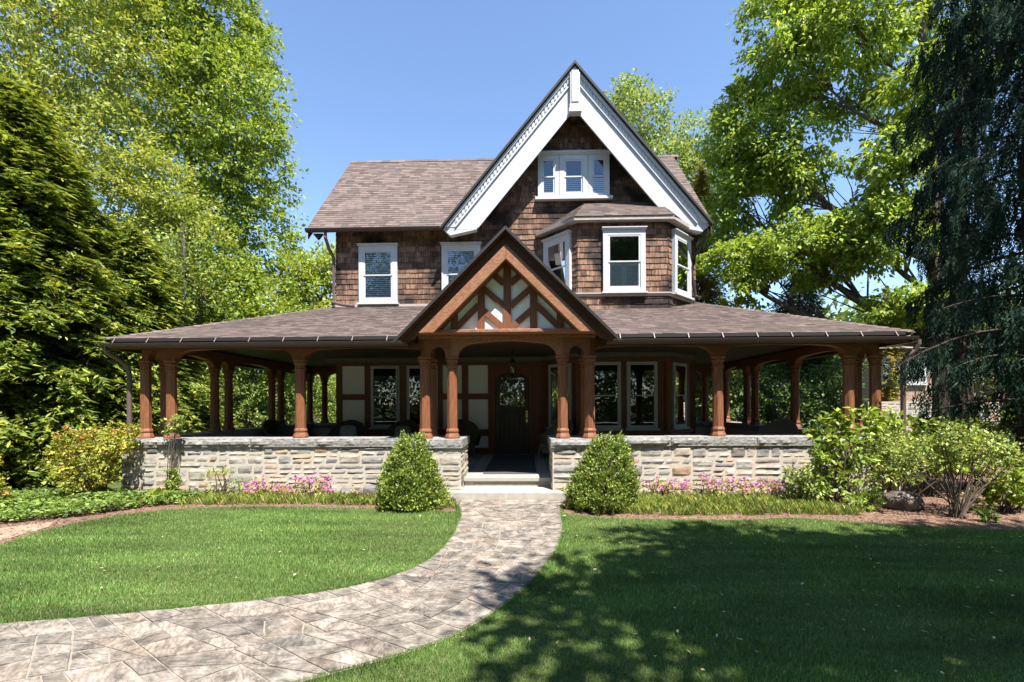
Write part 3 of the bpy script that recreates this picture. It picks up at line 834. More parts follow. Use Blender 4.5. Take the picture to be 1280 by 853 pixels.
# --- door
dm = MB(); DX0, DX1 = -.84, .13
dm.box(DX0, DX1, YW+.0, YW+.045, FZ+.01, 2.70)
door = dm.build('door', M['door_wood'], house)
dp = MB()
dp.box(DX0+.003, DX0+.13, YW-.03, YW-.002, FZ+.012, 2.66); dp.box(DX1-.13, DX1-.003, YW-.03, YW-.002, FZ+.012, 2.66)
dp.box(DX0+.131, DX1-.131, YW-.03, YW-.002, FZ+.012, .62); dp.box(DX0+.131, DX1-.131, YW-.03, YW-.002, 1.50, 1.66); dp.box(DX0+.131, DX1-.131, YW-.03, YW-.002, 2.50, 2.66)
for k in range(5):
    xx = DX0+.15+k*.135
    dp.box(xx, xx+.115, YW-.018, YW-.003, .621, 1.499)
dp.build('door_panelling', M['door_wood'], door, bevel=.008)
dg = MB(); dg.box(DX0+.14, DX1-.14, YW-.015, YW-.008, 1.67, 2.49); dg.build('pane', M['glass'], door)
lead = MB()
for k in range(1, 5): lead.box(DX0+.14+k*.138-.006, DX0+.14+k*.138+.006, YW-.022, YW-.016, 1.661, 2.499)
for k in range(1, 4): lead.box(DX0+.132, DX1-.132, YW-.0225, YW-.0165, 1.66+k*.21-.006, 1.66+k*.21+.006)
lead.build('glazing_bars', M['door_wood'], door)
hn = MB(); hn.lathe([(.0, 0), (.025, .005), (.032, .03), (.02, .055), (0, .06)], 12); hn.xform(Matrix.Translation((DX1-.07, YW-.03, 1.33)) @ Matrix.Rotation(PI/2, 4, 'X'))
s0 = len(hn.v); hn.box(DX1-.10, DX1-.04, YW-.036, YW-.030, 1.22, 1.55)
hn.lathe([(.0, 0), (.022, .004), (.022, .02), (0, .024)], 12); hn.xform(Matrix.Identity(4)); 
for i in range(len(hn.v)-48, len(hn.v)): hn.v[i] = tuple(Matrix.Translation((DX1-.07, YW-.036, 1.48)) @ Matrix.Rotation(PI/2, 4, 'X') @ Vector(hn.v[i]))
hn.build('handle', M['brass'], door)
dfm = MB()
dfm.box(-.929, DX0-.001, YW-.06, YW+.049, FZ+.003, 2.86); dfm.box(DX1+.001, .219, YW-.06, YW+.049, FZ+.003, 2.86)
arc = [(DX0, 2.86)]
for k in range(13):
    t = k/12; arc.append((DX0+(DX1-DX0)*t, 2.46+.20*math.sin(PI*t)**.7))
arc.append((DX1, 2.86))
dfm.xz(arc, YW-.06, YW-.032)
dfm.build('door_frame', M['timber'], house)

# --- porch floor, steps, doormat
pf = MB(); pf.box(-7.75, -1.2, 9.30, YW+.04, .12, FZ); pf.box(-1.1805, .5005, 9.05, YW+.04, .26, FZ); pf.box(.52, 6.9, 9.30, YW+.04, .12, FZ)
pf.box(-7.75, XL, YW+.05, 16.5, .12, FZ); pf.box(XR, 6.9, YW+.05, 16.5, .12, FZ)
pf.build('porch_floor', M['porch_floor'], house)
st = MB(); st.box(-1.175, .495, 9.09, 9.3, .03, .258)
steps = st.build('steps', M['concrete'], house)
lt = MB()
for k in range(34):
    xx = -1.0+k*.038
    lt.box(xx, xx+.016, 9.082, 9.0905, .205, .222)
lt.build('vent_slots', M['room_dark'], steps)
sb = MB(); sb.box(-1.46, .84, 8.47, 9.088, -.05, .155); sb.build('stone_tread', M['concrete'], steps, bevel=.015)

# --- stone walls
stones = []
def ashlar(x0, x1, z0, z1, d=0):
    w_, h_ = x1-x0, z1-z0
    if h_ > .27 or (h_ > .17 and random.random() < .32 and w_ < 1.4) :
        if w_ > 3.2*h_ and w_ > .9 and random.random() < .75:
            t = random.uniform(.35, .65); ashlar(x0, x0+w_*t, z0, z1); ashlar(x0+w_*t, x1, z0, z1)
        else:
            t = random.uniform(.35, .65); ashlar(x0, x1, z0, z0+h_*t); ashlar(x0, x1, z0+h_*t, z1)
    elif w_ > random.uniform(.32, .62) and w_ > 1.5*h_:
        t = random.uniform(.35, .65); ashlar(x0, x0+w_*t, z0, z1); ashlar(x0+w_*t, x1, z0, z1)
    else: stones.append((x0, x1, z0, z1))
def rough_block(mb, x0, x1, z0, z1, O, U, Nn, proj, amp, step=.045, seed=0, m=0):
    nx = max(2, int((x1-x0)/step)); nz = max(2, int((z1-z0)/step))
    vs = []; fs = []
    tx, tz = random.uniform(-.03, .03), random.uniform(-.05, .05)
    for j in range(nz+1):
        for i in range(nx+1):
            u = x0+(x1-x0)*i/nx; v = z0+(z1-z0)*j/nz
            edge = i in (0, nx) or j in (0, nz)
            n_ = noise.fractal(Vector((u*6+seed, v*8, seed*1.7)), 1, 2, 4)
            pr = -.003 if edge else max(.004, proj+amp*n_+tx*(u-x0)+tz*(v-z0))
            if edge:
                cx, cz = (x0+x1)/2, (z0+z1)/2
                u += .006*noise.noise(Vector((u*14, v*14, 9.1))); v += .006*noise.noise(Vector((u*14, v*14, 4.7)))
            p = O+U*u+Nn*pr; vs.append((p.x, p.y, p.z+v))
    for j in range(nz):
        for i in range(nx):
            a = j*(nx+1)+i; fs.append((a, a+1, a+nx+2, a+nx+1))
    mb.add(vs, fs, m)
def stone_face(mb, p, q, z0=-.03, z1=.94, m=1):
    global stones
    U = Vector((q[0]-p[0], q[1]-p[1], 0)); L = U.length; U.normalize(); Nn = Vector((U.y, -U.x, 0)); O = Vector((p[0], p[1], 0))
    stones = []; ashlar(0, L, z0, z1)
    for (a, b, c, d) in stones:
        g = .007
        rough_block(mb, a+g, b-g, c+g, d-g, O, U, Nn, random.uniform(.006, .017), .012, seed=random.uniform(0, 99), m=m)
pw = MB()
def wall_block(x0, x1, y0, y1): pw.box(x0, x1, y0, y1, -.05, .938, 0)
wall_block(-7.94, -2.2, 9.0, 9.48); wall_block(-2.199, -1.19, 8.66, 9.75)
stone_face(pw, (-7.94,9.0), (-2.2,9.0)); stone_face(pw, (-2.2,8.66), (-1.19,8.66)); stone_face(pw, (-1.19,8.66), (-1.19,9.75)); stone_face(pw, (-2.2,9.0), (-2.2,8.66))
wall_block(-7.94, -7.45, 9.481, 16.7); stone_face(pw, (-7.94,16.7), (-7.94,9.0)); stone_face(pw, (-7.45, 9.48), (-7.45, 16.2)); wall_block(-7.449, XL+.1, 16.22, 16.7)
pwo = pw.build('porch_wall', [M['mortar'], M['stone']], house)
pw = MB()
wall_block(.51, 1.529, 8.66, 9.75); wall_block(1.53, 7.08, 9.0, 9.48)
stone_face(pw, (.51,9.75), (.51,8.66)); stone_face(pw, (.51,8.66), (1.53,8.66)); stone_face(pw, (1.53,8.66), (1.53,9.0)); stone_face(pw, (1.53,9.0), (7.08,9.0))
wall_block(6.6, 7.08, 9.481, 16.7); stone_face(pw, (7.08,9.0), (7.08,16.7)); wall_block(XR-.1, 6.599, 16.22, 16.7)
pwr = pw.build('porch_wall', [M['mortar'], M['stone']], house)
def cap_run(parent, x0, x1, y0, y1, along='x', lens=(.9, 1.9)):
    a, b = (x0, x1) if along == 'x' else (y0, y1)
    while a < b-.01:
        L = random.uniform(*lens)
        if b-a-L < .5: L = b-a
        mb = MB(); g = .006
        if along == 'x': X0, X1, Y0, Y1 = a+g, a+L-g, y0, y1
        else: X0, X1, Y0, Y1 = x0, x1, a+g, a+L-g
        mb.box(X0, X1, Y0, Y1, .9405, CAPZ+random.uniform(-.004, .004))
        rough_block(mb, 0, X1-X0, .946, CAPZ-.004, Vector((X0, Y0, 0)), Vector((1,0,0)), Vector((0,-1,0)), .022, .03, .04, random.uniform(0, 99))
        mb.build('capstone', M['cap'], parent)
        a += L
cap_run(pwo, -7.98, -2.24, 8.96, 9.51); cap_run(pwo, -2.239, -1.15, 8.62, 9.79)
cap_run(pwr, .47, 1.569, 8.62, 9.79); cap_run(pwr, 1.57, 7.12, 8.96, 9.51)
cap_run(pwo, -7.98, -7.42, 9.511, 16.74, 'y'); cap_run(pwr, 6.57, 7.12, 9.511, 16.74, 'y')
cap_run(pwo, -7.419, XL+.1, 16.19, 16.74); cap_run(pwr, XR-.1, 6.569, 16.19, 16.74)

# --- columns
cm = MB(); cm.lathe([(.101, .19), (.098, .9), (.094, 1.40)], 8, rot=PI/8)
col_me = cm.mesh('porch_column')
bs_ = MB(); bs_.lathe([(.146, 0), (.146, .03), (.138, .055), (.116, .10), (.112, .125), (.123, .13), (.123, .155), (.102, .195)], 8, rot=PI/8)
base_me = bs_.mesh('base')
cp_ = MB(); cp_.lathe([(.096, 1.34), (.118, 1.352), (.118, 1.372), (.100, 1.385), (.102, 1.45), (.128, 1.468), (.128, 1.49), (.112, 1.505), (.138, 1.53), (.138, 1.56)], 8, rot=PI/8)
cap_me = cp_.mesh('capital')
for me in (col_me, base_me, cap_me): me.materials.append(M['cedar'])
YP = 8.9
COLS = [(-7.64,9.24),(-7.11,9.24),(-4.48,9.24),(3.77,9.24),(6.27,9.24),(6.78,9.24),
        (-1.90,YP),(-1.38,YP),(.72,YP),(1.23,YP),(-1.90,9.5),(1.23,9.5)]
for y in (9.76, 11.34, 11.88, 13.95, 14.47, 15.94, 16.46): COLS.append((-7.64, y))
for y in (9.75, 11.93, 13.95, 14.47, 15.94, 16.46): COLS.append((6.78, y))
COLS += [(-7.11, 16.46), (6.27, 16.46)]
for (x, y) in COLS:
    c = link_mesh('porch_column', col_me, None, house, (x-HX, y-HY, CAPZ))
    link_mesh('base', base_me, None, c); link_mesh('capital', cap_me, None, c)

# --- arched beams between the columns
def arch(a, b, crown=2.89, spring=2.66, top_=3.06, th=.17, name='arched_beam', mat='timber_x', half=.115):
    a = Vector((a[0], a[1], 0)); b = Vector((b[0], b[1], 0)); u = (b-a); L = u.length; u.normalize(); n = Vector((-u.y, u.x, 0))
    x0, x1 = half, L-half
    r = min(.34, (x1-x0)/2)
    pts = [(0, top_), (0, spring), (x0, spring)]
    K = 7; rise = (crown-spring)
    for k in range(1, K+1):
        t = k/K*PI/2
        pts.append((x0+r*(1-math.cos(t)), spring+rise*.86*math.sin(t)))
    if x1-x0 > 2*r+.05:
        for k in range(1, 8):
            t = k/8; pts.append((x0+r+(x1-x0-2*r)*t, spring+rise*(.86+.14*math.sin(PI*t))))
    for k in range(K-(0 if x1-x0 > 2*r+.05 else 1), -1, -1):
        t = k/K*PI/2
        pts.append((x1-r*(1-math.cos(t)), spring+rise*.86*math.sin(t)))
    pts += [(L, spring), (L, top_)]
    mb = MB()
    P3 = [a+u*p[0]+Vector((0,0,p[1]))-n*(th/2) for p in pts]
    mb.prism(P3, (0,0,0), n*th)
    return mb.build(name, M[mat], house)
F1 = [(-7.64,9.24),(-7.11,9.24),(-4.48,9.24),(-1.79,9.24)]
F2 = [(1.12,9.24),(3.77,9.24),(6.27,9.24),(6.78,9.24)]
for a, b in list(zip(F1[:-1], F1[1:]))+list(zip(F2[:-1], F2[1:])): arch(a, b)
for x, ys in ((-7.64, (9.24,9.76,11.34,11.88,13.95,14.47,15.94,16.46)), (6.78, (9.24,9.75,11.93,13.95,14.47,15.94,16.46))):
    for a, b in zip(ys[:-1], ys[1:]): arch((x, a), (x, b), th=.165, top_=3.058)
for a, b in (((-7.64,16.46),(-7.11,16.46)), ((-7.11,16.46),(XL+.1,16.46)), ((XR-.1,16.46),(6.27,16.46)), ((6.27,16.46),(6.78,16.46))): arch(a, b)
arch((-1.90,YP), (-1.38,YP), 2.88, th=.19, top_=3.0); arch((.72,YP), (1.23,YP), 2.88, th=.19, top_=3.0)
arch((-1.38,YP), (.72,YP), 2.955, th=.19, top_=3.05, mat='cedar_x')
arch((-1.90,YP), (-1.90,9.5), 2.88, th=.17, top_=3.04); arch((1.23,YP), (1.23,9.5), 2.88, th=.17, top_=3.04)

# --- ceiling and porch roof
ce = MB(); ce.box(-7.55, 6.69, 9.34, YW-.02, 3.08, 3.10); ce.box(-7.55, XL-.01, YW-.019, 16.37, 3.08, 3.10); ce.box(XR+.01, 6.69, YW-.019, 16.37, 3.08, 3.10)
ce.build('porch_ceiling', M['ceiling'], house)
PX0, PX1, PY0, PY1, PZ0, PZ1 = -8.05, 7.12, 8.78, 16.9, 3.04, 4.57
front_a = [(PX0,PY0,PZ0),(-.32-1.80,PY0,PZ0),(-.32-.27,YW,PZ1),(XL,YW,PZ1)]
front_b = [(-.32+1.80,PY0,PZ0),(PX1,PY0,PZ0),(XR,YW,PZ1),(-.32+.27,YW,PZ1)]
left = [(PX0,PY1,PZ0),(PX0,PY0,PZ0),(XL,YW,PZ1),(XL,15.0,PZ1)]
right = [(PX1,PY0,PZ0),(PX1,PY1,PZ0),(XR,15.0,PZ1),(XR,YW,PZ1)]
bl = [(XL,PY1,PZ0),(PX0,PY1,PZ0),(XL,15.0,PZ1)]
brr = [(PX1,PY1,PZ0),(XR,PY1,PZ0),(XR,15.0,PZ1)]
def dn(pts, d): return [(p[0], p[1], p[2]-d) for p in pts]
pr = MB()
for P in (front_a, front_b, left, right, bl, brr):
    n = len(P); q = dn(P, .055)
    pr.add(P+q, [tuple(range(n)), tuple(range(2*n-1, n-1, -1)), (0, n, n+1, 1)])
proof = pr.build('porch_roof', M['roof_edge'], house)
ps = MB()
def slope2(P, mb):
    p, q = Vector(P[0]), Vector(P[1]); U = q-p; L = U.length; U.normalize()
    tops = [Vector(t) for t in P[2:]]
    V = (tops[0]-p)-U*(tops[0]-p).dot(U); H = V.length; V.normalize()
    poly = [(0,0),(L,0)]+[((t-p).dot(U), H) for t in tops]
    course_mesh(p, U, V, poly, .135, (.09,.26), .011, mb, .002, 0, .004)
for P in (front_a, front_b, left, right, bl, brr): slope2(P, ps)
ps.build('roof_shingles', M['roof_shingle'], proof)
for a, b in (((PX0,PY0,PZ0),(XL,YW,PZ1)), ((PX1,PY0,PZ0),(XR,YW,PZ1))):
    hc = MB()
    a, b = Vector(a), Vector(b); u = (b-a); L = u.length; u.normalize(); s_ = u.cross(Vector((0,0,1))).normalized(); k = 0
    while k*.2 < L:
        p = a+u*k*.2; q = p+u*.22
        hc.add([p+s_*.11-Vector((0,0,.012)), p+Vector((0,0,.034)), p-s_*.11-Vector((0,0,.012)), q+s_*.11-Vector((0,0,.024)), q+Vector((0,0,.018)), q-s_*.11-Vector((0,0,.024))], [(0,1,4,3),(1,2,5,4),(0,2,1)]); k += 1
    hc.build('hip_cap', M['roof_shingle'], proof)
for bx_ in ((PX0+.05, -2.1, PY0+.05, PY0+.08, 2.84, 2.96), (1.45, PX1-.05, PY0+.05, PY0+.08, 2.84, 2.96), (PX0+.05, PX0+.08, PY0+.081, PY1-.05, 2.84, 2.96), (PX1-.08, PX1-.05, PY0+.081, PY1-.05, 2.84, 2.96)):
    f_ = MB(); f_.box(*bx_); f_.build('fascia', M['dark_timber'], proof)
for bx_ in ((PX0+.081, -2.1, PY0+.081, 9.16, 2.94, 2.955), (1.45, PX1-.081, PY0+.081, 9.16, 2.94, 2.955), (PX0+.081, -7.72, 9.161, PY1, 2.94, 2.955), (6.87, PX1-.081, 9.161, PY1, 2.94, 2.955)):
    f_ = MB(); f_.box(*bx_); f_.build('soffit', M['dark_timber'], proof)
def gutter(p, q, straps=True, rows=10, parent=proof):
    p, q = Vector(p), Vector(q); u = (q-p).normalized(); n = Vector((u.y, -u.x, 0))
    prof = [(0,0),(.006,0),(.006,-.085),(.055,-.085),(.09,-.055),(.10,-.02),(.098,.0),(.114,.0),(.112,-.02),(.10,-.06),(.06,-.10),(0,-.10)]
    mb = MB(); mb.prism([p+n*a+Vector((0,0,b)) for a, b in prof], (0,0,0), q-p)
    g = mb.build('gutter', M['gutter'], parent)
    if straps:
        L = (q-p).length; k = max(2, int(L/.62))
        for i in range(k):
            c = p+u*(L*(i+.4)/k); s = MB(); t = u*.008
            a = c+n*.112+Vector((0,0,.002)); b = c+n*.044+Vector((0,0,.098))
            s.add([a-t, a+t, b+t, b-t, a-t+Vector((0,0,.006)), a+t+Vector((0,0,.006)), b+t+Vector((0,0,.006)), b-t+Vector((0,0,.006))], [(0,1,2,3),(7,6,5,4),(0,4,5,1),(1,5,6,2),(2,6,7,3),(3,7,4,0)])
            s.build('gutter_strap', M['strap'], g)
    return g
gutter((PX0-.07, PY0+.045, 2.955), (-2.19, PY0+.045, 2.955)); gutter((1.53, PY0+.045, 2.955), (PX1+.07, PY0+.045, 2.955))
gutter((PX0+.045, PY1, 2.94), (PX0+.045, PY0-.06, 2.94), False); gutter((PX1-.045, PY0-.06, 2.94), (PX1-.045, PY1, 2.94), False)
gutter((RXL-.02, EY+.02, EZ-.01), (GX-3.6, EY+.02, EZ-.01), False, parent=main_roof)
# downspouts
def spout(pts, r=.045, mat='downspout', band=True):
    mb = MB(); mb.tube(pts, r, 10)
    o = mb.build('downspout', M[mat], house, smooth=False)
    return o
spout([(-8.06,8.84,2.90),(-8.06,8.84,2.78),(-7.98,9.0,2.66),(-7.93,9.12,2.56),(-7.91,9.16,2.4),(-7.91,9.16,.05)])
spout([(7.24,8.80,2.90),(7.24,8.80,2.82),(7.20,8.84,2.70),(7.08,8.88,2.60),(7.04,8.90,2.46),(7.04,8.90,.05)])
spout([(-5.58,13.02,6.62),(-5.58,13.02,6.45),(-5.55,13.2,6.18),(-5.49,13.36,6.0),(-5.49,13.36,4.62),(-5.44,13.2,4.62)])
spout([(-5.46,13.15,4.66),(-5.1,13.0,4.55),(-4.75,12.95,4.50)])
spout([(5.0,12.95,6.52),(4.98,12.97,6.3),(4.84,13.15,5.95),(4.66,13.22,5.75),(4.66,13.22,5.55),(4.80,13.25,4.75),(4.9,13.1,4.66)], mat='gutter')

# --- porch gable
QX, QZ, QY = -.32, 4.86, 8.2
for sg in (-1, 1):
    fx, fz = QX+sg*1.93, QZ-1.93
    o = roof_slab([(QX, QY, QZ), (fx, QY, fz), (fx, YW, fz), (QX, YW, QZ)], .055, 'porch_gable_roof', house, M['dark_timber'])
    L = 1.93*math.sqrt(2)
    if sg > 0: O, U = (fx, QY-.02, fz), (0,1,0)
    else: O, U = (fx, YW, fz), (0,-1,0)
    course_mesh(O, U, (-sg,0,1), [(0,-.02),(YW-QY+.02,-.02),(YW-QY+.02,L),(0,L)], .135, (.16,.34), .011, None, .002, 0, .004).build('roof_shingles', M['roof_shingle'], o)
    ed = MB(); ed.xz(rake_poly(QX, QZ+.012, 1, fz-.08, 0, .065, sg), QY-.04, QY-.001); ed.build('drip_edge', M['roof_edge'], o)
    fb = MB(); fb.xz(rake_poly(QX, QZ, 1, fz-.02, .08, .275, sg), QY+.12, QY+.165); fb.build('verge_board', M['dark_timber'], o)
    b = MB(); b.xz(rake_poly(QX, QZ, 1, 3.02, .27, .54, sg), 8.27, 8.37); bo_ = b.build('bargeboard', M['cedar_x'], house, bevel=.012)
    b = MB(); b.xz(rake_poly(QX, QZ, 1, 3.13, .42, .525, sg), 8.371, 8.643); b.build('inner_rafter', M['timber'], bo_)
inf = MB(); inf.xz([(QX-1.50, 3.124), (QX+1.50, 3.124), (QX, 4.62)], 8.645, 8.69); truss = inf.build('gable_infill', M['stucco'], house)
tie = MB(); tie.box(QX-1.72, QX+1.70, 8.49, 9.06, 3.055, 3.12); tie.box(QX-1.68, QX+1.66, 8.80, 9.04, 3.0, 3.054)
tie.build('tie_beam', M['cedar_x'], truss, bevel=.01)
def tpost(x, wd=.128, name='post'):
    p = MB(); zt = QZ-abs(x-QX)-.44
    p.xz([(x-wd/2, 3.122), (x+wd/2, 3.122), (x+wd/2, zt+(0 if x <= QX else -0)), (x, zt+.05), (x-wd/2, zt)], 8.595, 8.646); p.build(name, M['timber'], truss)
tpost(QX+.01, .14, 'king_post'); tpost(QX-.47); tpost(QX+.49); tpost(QX-.97); tpost(QX+.98)
def tbrace(x0, z0, x1, z1, wd=.108):
    d = Vector((x1-x0, 0, z1-z0)).normalized(); n = Vector((-d.z, 0, d.x))*wd/2
    P = [Vector((x0,0,z0))+n, Vector((x1,0,z1))+n, Vector((x1,0,z1))-n, Vector((x0,0,z0))-n]
    p = MB(); p.xz([(q.x, q.z) for q in P], 8.602, 8.644); p.build('brace', M['timber'], truss)
for sg in (-1, 1):
    c = QX+.01
    tbrace(c+sg*.06, 3.97, c+sg*.29, 4.17); tbrace(c+sg*.06, 3.56, c+sg*.55, 3.98); tbrace(c+sg*.06, 3.15, c+sg*.46, 3.50)
    tbrace(c+sg*.93, 3.18, c+sg*.53, 3.58); tbrace(c+sg*1.30, 3.15, c+sg*1.03, 3.40)

# ------------------------------------------------------------------ things on the porch
dmat = MB(); dmat.add([], [])
dmat.box(-.86, .24, 9.52, 12.9, FZ+.001, FZ+.014); 
tag(dmat.build('doormat', M['mat_grey'], bevel=.003), 'long dark grey mat on the porch floor leading to the front door', 'doormat')
lx, ly = at(641, 11.2), 11.2
lan = thing('hanging_lantern', 'black iron lantern hanging on a chain from the porch ceiling before the door', 'lantern', (lx, ly, 2.42))
l = MB()
for sx in (-1, 1):
    for sy in (-1, 1): l.tube([(sx*.075, sy*.075, .05), (sx*.06, sy*.06, .30)], .007, 5)
l.lathe([(.03, 0), (.115, .03), (.115, .052)], 4, rot=PI/4); l.lathe([(.11, .30), (.115, .315), (.05, .38), (.02, .42), (.0, .43)], 4, rot=PI/4)
l.build('frame', M['black_iron'], lan, local=True)
l = MB(); l.lathe([(.085, .053), (.072, .298)], 4, rot=PI/4); l.build('glass', M['glass'], lan, local=True)
l = MB(); l.lathe([(.018, .06), (.018, .17), (.004, .2)], 8); l.build('candle', M['lamp_glass'], lan, local=True)
l = MB()
for k in range(7): l.tube([(0, 0, .43+k*.053), (0, 0, .48+k*.053)], .008, 5)
l.build('chain', M['black_iron'], lan, local=True)

def chair(label, mat, x, y, rz):
    t = thing('wicker_chair', label, 'chair', (x, y, FZ), 'wicker chairs on the porch')
    s = MB(); s.lathe([(.30, .30), (.36, .33), (.36, .40), (.30, .42)], 16); s.build('seat', mat, t, local=True)
    b = MB(); n = 22; vs = []; fs = []
    for k in range(n+1):
        a = -PI*.62+PI*1.24*k/n+PI/2
        h = .60+.40*max(0, math.cos((k/n-.5)*PI*1.15))**1.2
        for (r, z) in ((.38, .36), (.45, h), (.49, h+.01), (.50, h-.03), (.42, .30)):
            vs.append((r*math.cos(a), r*math.sin(a), z))
    for k in range(n):
        for j in range(4):
            q = k*5+j; fs.append((q, q+1, q+6, q+5))
    b.add(vs, fs); b.build('backrest', mat, t, local=True, smooth=True)
    for sx, sy in ((-.26,-.26),(.26,-.26),(-.24,.26),(.24,.26)):
        g = MB(); g.tube([(sx*1.08, sy*1.08, 0), (sx, sy, .31)], [.022, .028], 8); g.build('leg', mat, t, local=True)
    sk = MB(); sk.lathe([(.33, .18), (.35, .31)], 16); sk.build('skirt', mat, t, local=True)
    t.rotation_euler = (0, 0, rz)
    return t
def cushion(label, mat, x, y, z, rz, tilt, s=(.22, .07, .2)):
    mb = MB(); n, m = 14, 10; vs = []; fs = []
    for i in range(m+1):
        ph = -PI/2+PI*i/m
        for j in range(n):
            th_ = 2*PI*j/n
            f = lambda q: math.copysign(abs(q)**.55, q)
            vs.append((s[0]*f(math.cos(ph))*f(math.cos(th_)), s[1]*math.sin(ph), s[2]*f(math.cos(ph))*f(math.sin(th_))))
    for i in range(m):
        for j in range(n): fs.append((i*n+j, i*n+(j+1) % n, (i+1)*n+(j+1) % n, (i+1)*n+j))
    mb.add(vs, fs); o = mb.build('cushion', mat, smooth=True)
    o.location = (x, y, z); o.rotation_euler = (tilt, 0, rz)
    return tag(o, label, 'cushion')
c1 = at(433, 12.4)
chair('dark rounded wicker chair below the white panel at the left end of the house wall', M['wicker'], c1, 12.4, .1)
cushion('plaid cushion leaning in the wicker chair by the left corner of the house', M['cushion_plaid'], c1+.04, 12.40, FZ+.68, .1, -.2)
chair('dark wicker chair in front of the second porch window, behind the left clipped shrub', M['wicker'], at(500, 12.4), 12.4, -.15)
cushion('grey blue cushion in the wicker chair behind the left clipped shrub', M['cushion'], at(503, 12.4), 12.40, FZ+.66, -.1, -.2)
chair('dark wicker chair behind the entrance column, left of the front door', M['wicker'], at(578, 12.5), 12.5, .2)
c4 = at(692, 12.1)
chair('pale wicker armchair right of the front door mat, behind the stone pier', M['wicker_light'], c4, 12.1, -1.0)
cushion('dark cushion leaning in the pale wicker armchair right of the door', M['cushion'], c4+.12, 12.12, FZ+.66, -.9, -.2)
chair('dark wicker chair on the right hand side porch, seen over the stone wall', M['wicker_light'], at(968, 11.4), 11.4, -.9)
chair('wicker chair far down the left side porch beyond the single column', M['wicker'], at(352, 13.3), 13.3, 1.2)

# ------------------------------------------------------------------ vegetation
def sphere_pts(n):
    v = RNG.normal(size=(n, 3)); return unit(v)

def clump_leaves(cent, per, cr, size, out_c, droop=.3, flat_=.7, aspect=.55, upn=.6):
    """leaves gathered round clump centres"""
    n = len(cent)*per
    c = np.repeat(cent, per, axis=0)
    r = (RNG.uniform(0, 1, n)**.45)[:, None]*np.repeat(cr, per)[:, None]
    d = sphere_pts(n); off = d*r; off[:, 2] *= flat_
    pos = c+off
    outw = unit(pos-out_c)
    ld = unit(outw*.5+d*.6+RNG.normal(size=(n, 3))*.45+np.array([0, 0, -droop]))
    nr = unit(outw*.45+np.array([0, 0, upn])+RNG.normal(size=(n, 3))*.5)
    L = size*RNG.uniform(.65, 1.35, n); W = L*aspect*RNG.uniform(.8, 1.2, n)
    return leaf_quads(pos, ld, nr, L, W)

def blob_clumps(blobs, n, shell=.45, hole=0, hscale=.5, seed=0):
    vol = np.array([b[3]*b[4]*b[5] for b in blobs])**.8; vol /= vol.sum()
    idx = RNG.choice(len(blobs), n, p=vol)
    B = np.array(blobs)[idx]
    d = sphere_pts(n); r = (1-shell)+shell*RNG.uniform(0, 1, n)**.6
    inner = RNG.uniform(0, 1, n) < .22
    r = np.where(inner, RNG.uniform(.15, .8, n), r)
    wob = np.array([1+.22*noise.noise(Vector((a[0]*2.2+seed, a[1]*2.2+i, a[2]*2.2))) for a, i in zip(d, idx)])
    P = B[:, :3]+d*B[:, 3:6]*(r*wob)[:, None]
    if hole:
        keep = np.array([noise.noise(Vector((p[0]*hscale+seed*3.1, p[1]*hscale, p[2]*hscale*1.2))) > hole-1 for p in P])
        P, idx = P[keep], idx[keep]
    return P, idx

def tree(name, label, cat, base, h, tr, blobs, leaf, bark, nclump, per, size, cr, hole=.72, hscale=.45, droop=.3, lean=(0, 0), group=None, aspect=.55, seed=0, limb_r=.5, extra=None, flat_=.7, trunk_frac=.8, shell=.45):
    t = thing(name, label, cat, base, group)
    base = Vector(base)
    mb = MB()
    tp = []; K = 9
    for k in range(K):
        f = k/(K-1)
        tp.append(base+Vector((lean[0]*f+.18*noise.noise(Vector((f*3, seed, 1)))*f, lean[1]*f+.18*noise.noise(Vector((f*3, seed, 7)))*f, h*trunk_frac*f-.1)))
    trad = [tr*(1.35 if k == 0 else 1)*(1-.82*k/(K-1)) for k in range(K)]
    mb.tube(tp, trad, 10)
    P, idx = blob_clumps(blobs, nclump, shell, hole, hscale, seed)
    for bi, b in enumerate(blobs):
        c = Vector(b[:3]); hd_ = math.hypot(c.x-base.x, c.y-base.y)
        z = min(max(c.z-.75*hd_-b[5]*.3, base.z+h*.18), base.z+h*trunk_frac*.95)
        f = (z-base.z)/(h*trunk_frac); i = min(int(f*(K-1)), K-2); u = f*(K-1)-i
        s = tp[i].lerp(tp[i+1], u); r0 = max(.02, (trad[i]*(1-u)+trad[i+1]*u)*limb_r)
        pth = []
        for k in range(7):
            q = k/6; p = s.lerp(c, q); p.z += -.12*hd_*math.sin(PI*q); p += Vector((noise.noise(p*.6), noise.noise(p*.6+Vector((9, 0, 0))), 0))*.25*math.sin(PI*q); pth.append(p)
        mb.tube(pth, [r0*(1-.7*k/6) for k in range(7)], 6)
        mine = P[idx == bi]
        if len(mine):
            for q in mine[RNG.choice(len(mine), min(len(mine), 16), replace=False)]:
                k = random.randint(2, 6); a = pth[k]; e = Vector(q); m_ = a.lerp(e, .5)+Vector((random.uniform(-.3, .3), random.uniform(-.3, .3), random.uniform(-.1, .25)))
                rr = r0*.30
                mb.tube([a, a.lerp(m_, .6), m_, m_.lerp(e, .6), e], [rr, rr*.8, rr*.6, rr*.4, rr*.2], 4, False)
    if extra: extra(mb, tp)
    mb.build('trunk', bark, t)
    cc = np.array([[b[0], b[1], b[2]-.3*b[5]] for b in blobs])
    V = []
    crs = cr*RNG.uniform(.6, 1.4, len(P))
    for bi in range(len(blobs)):
        k = idx == bi
        if k.any(): V.append(clump_leaves(P[k], per, crs[k], size, cc[bi], droop, flat_, aspect))
    np_mesh('crown', np.vstack(V), 4, leaf, t, base)
    return t

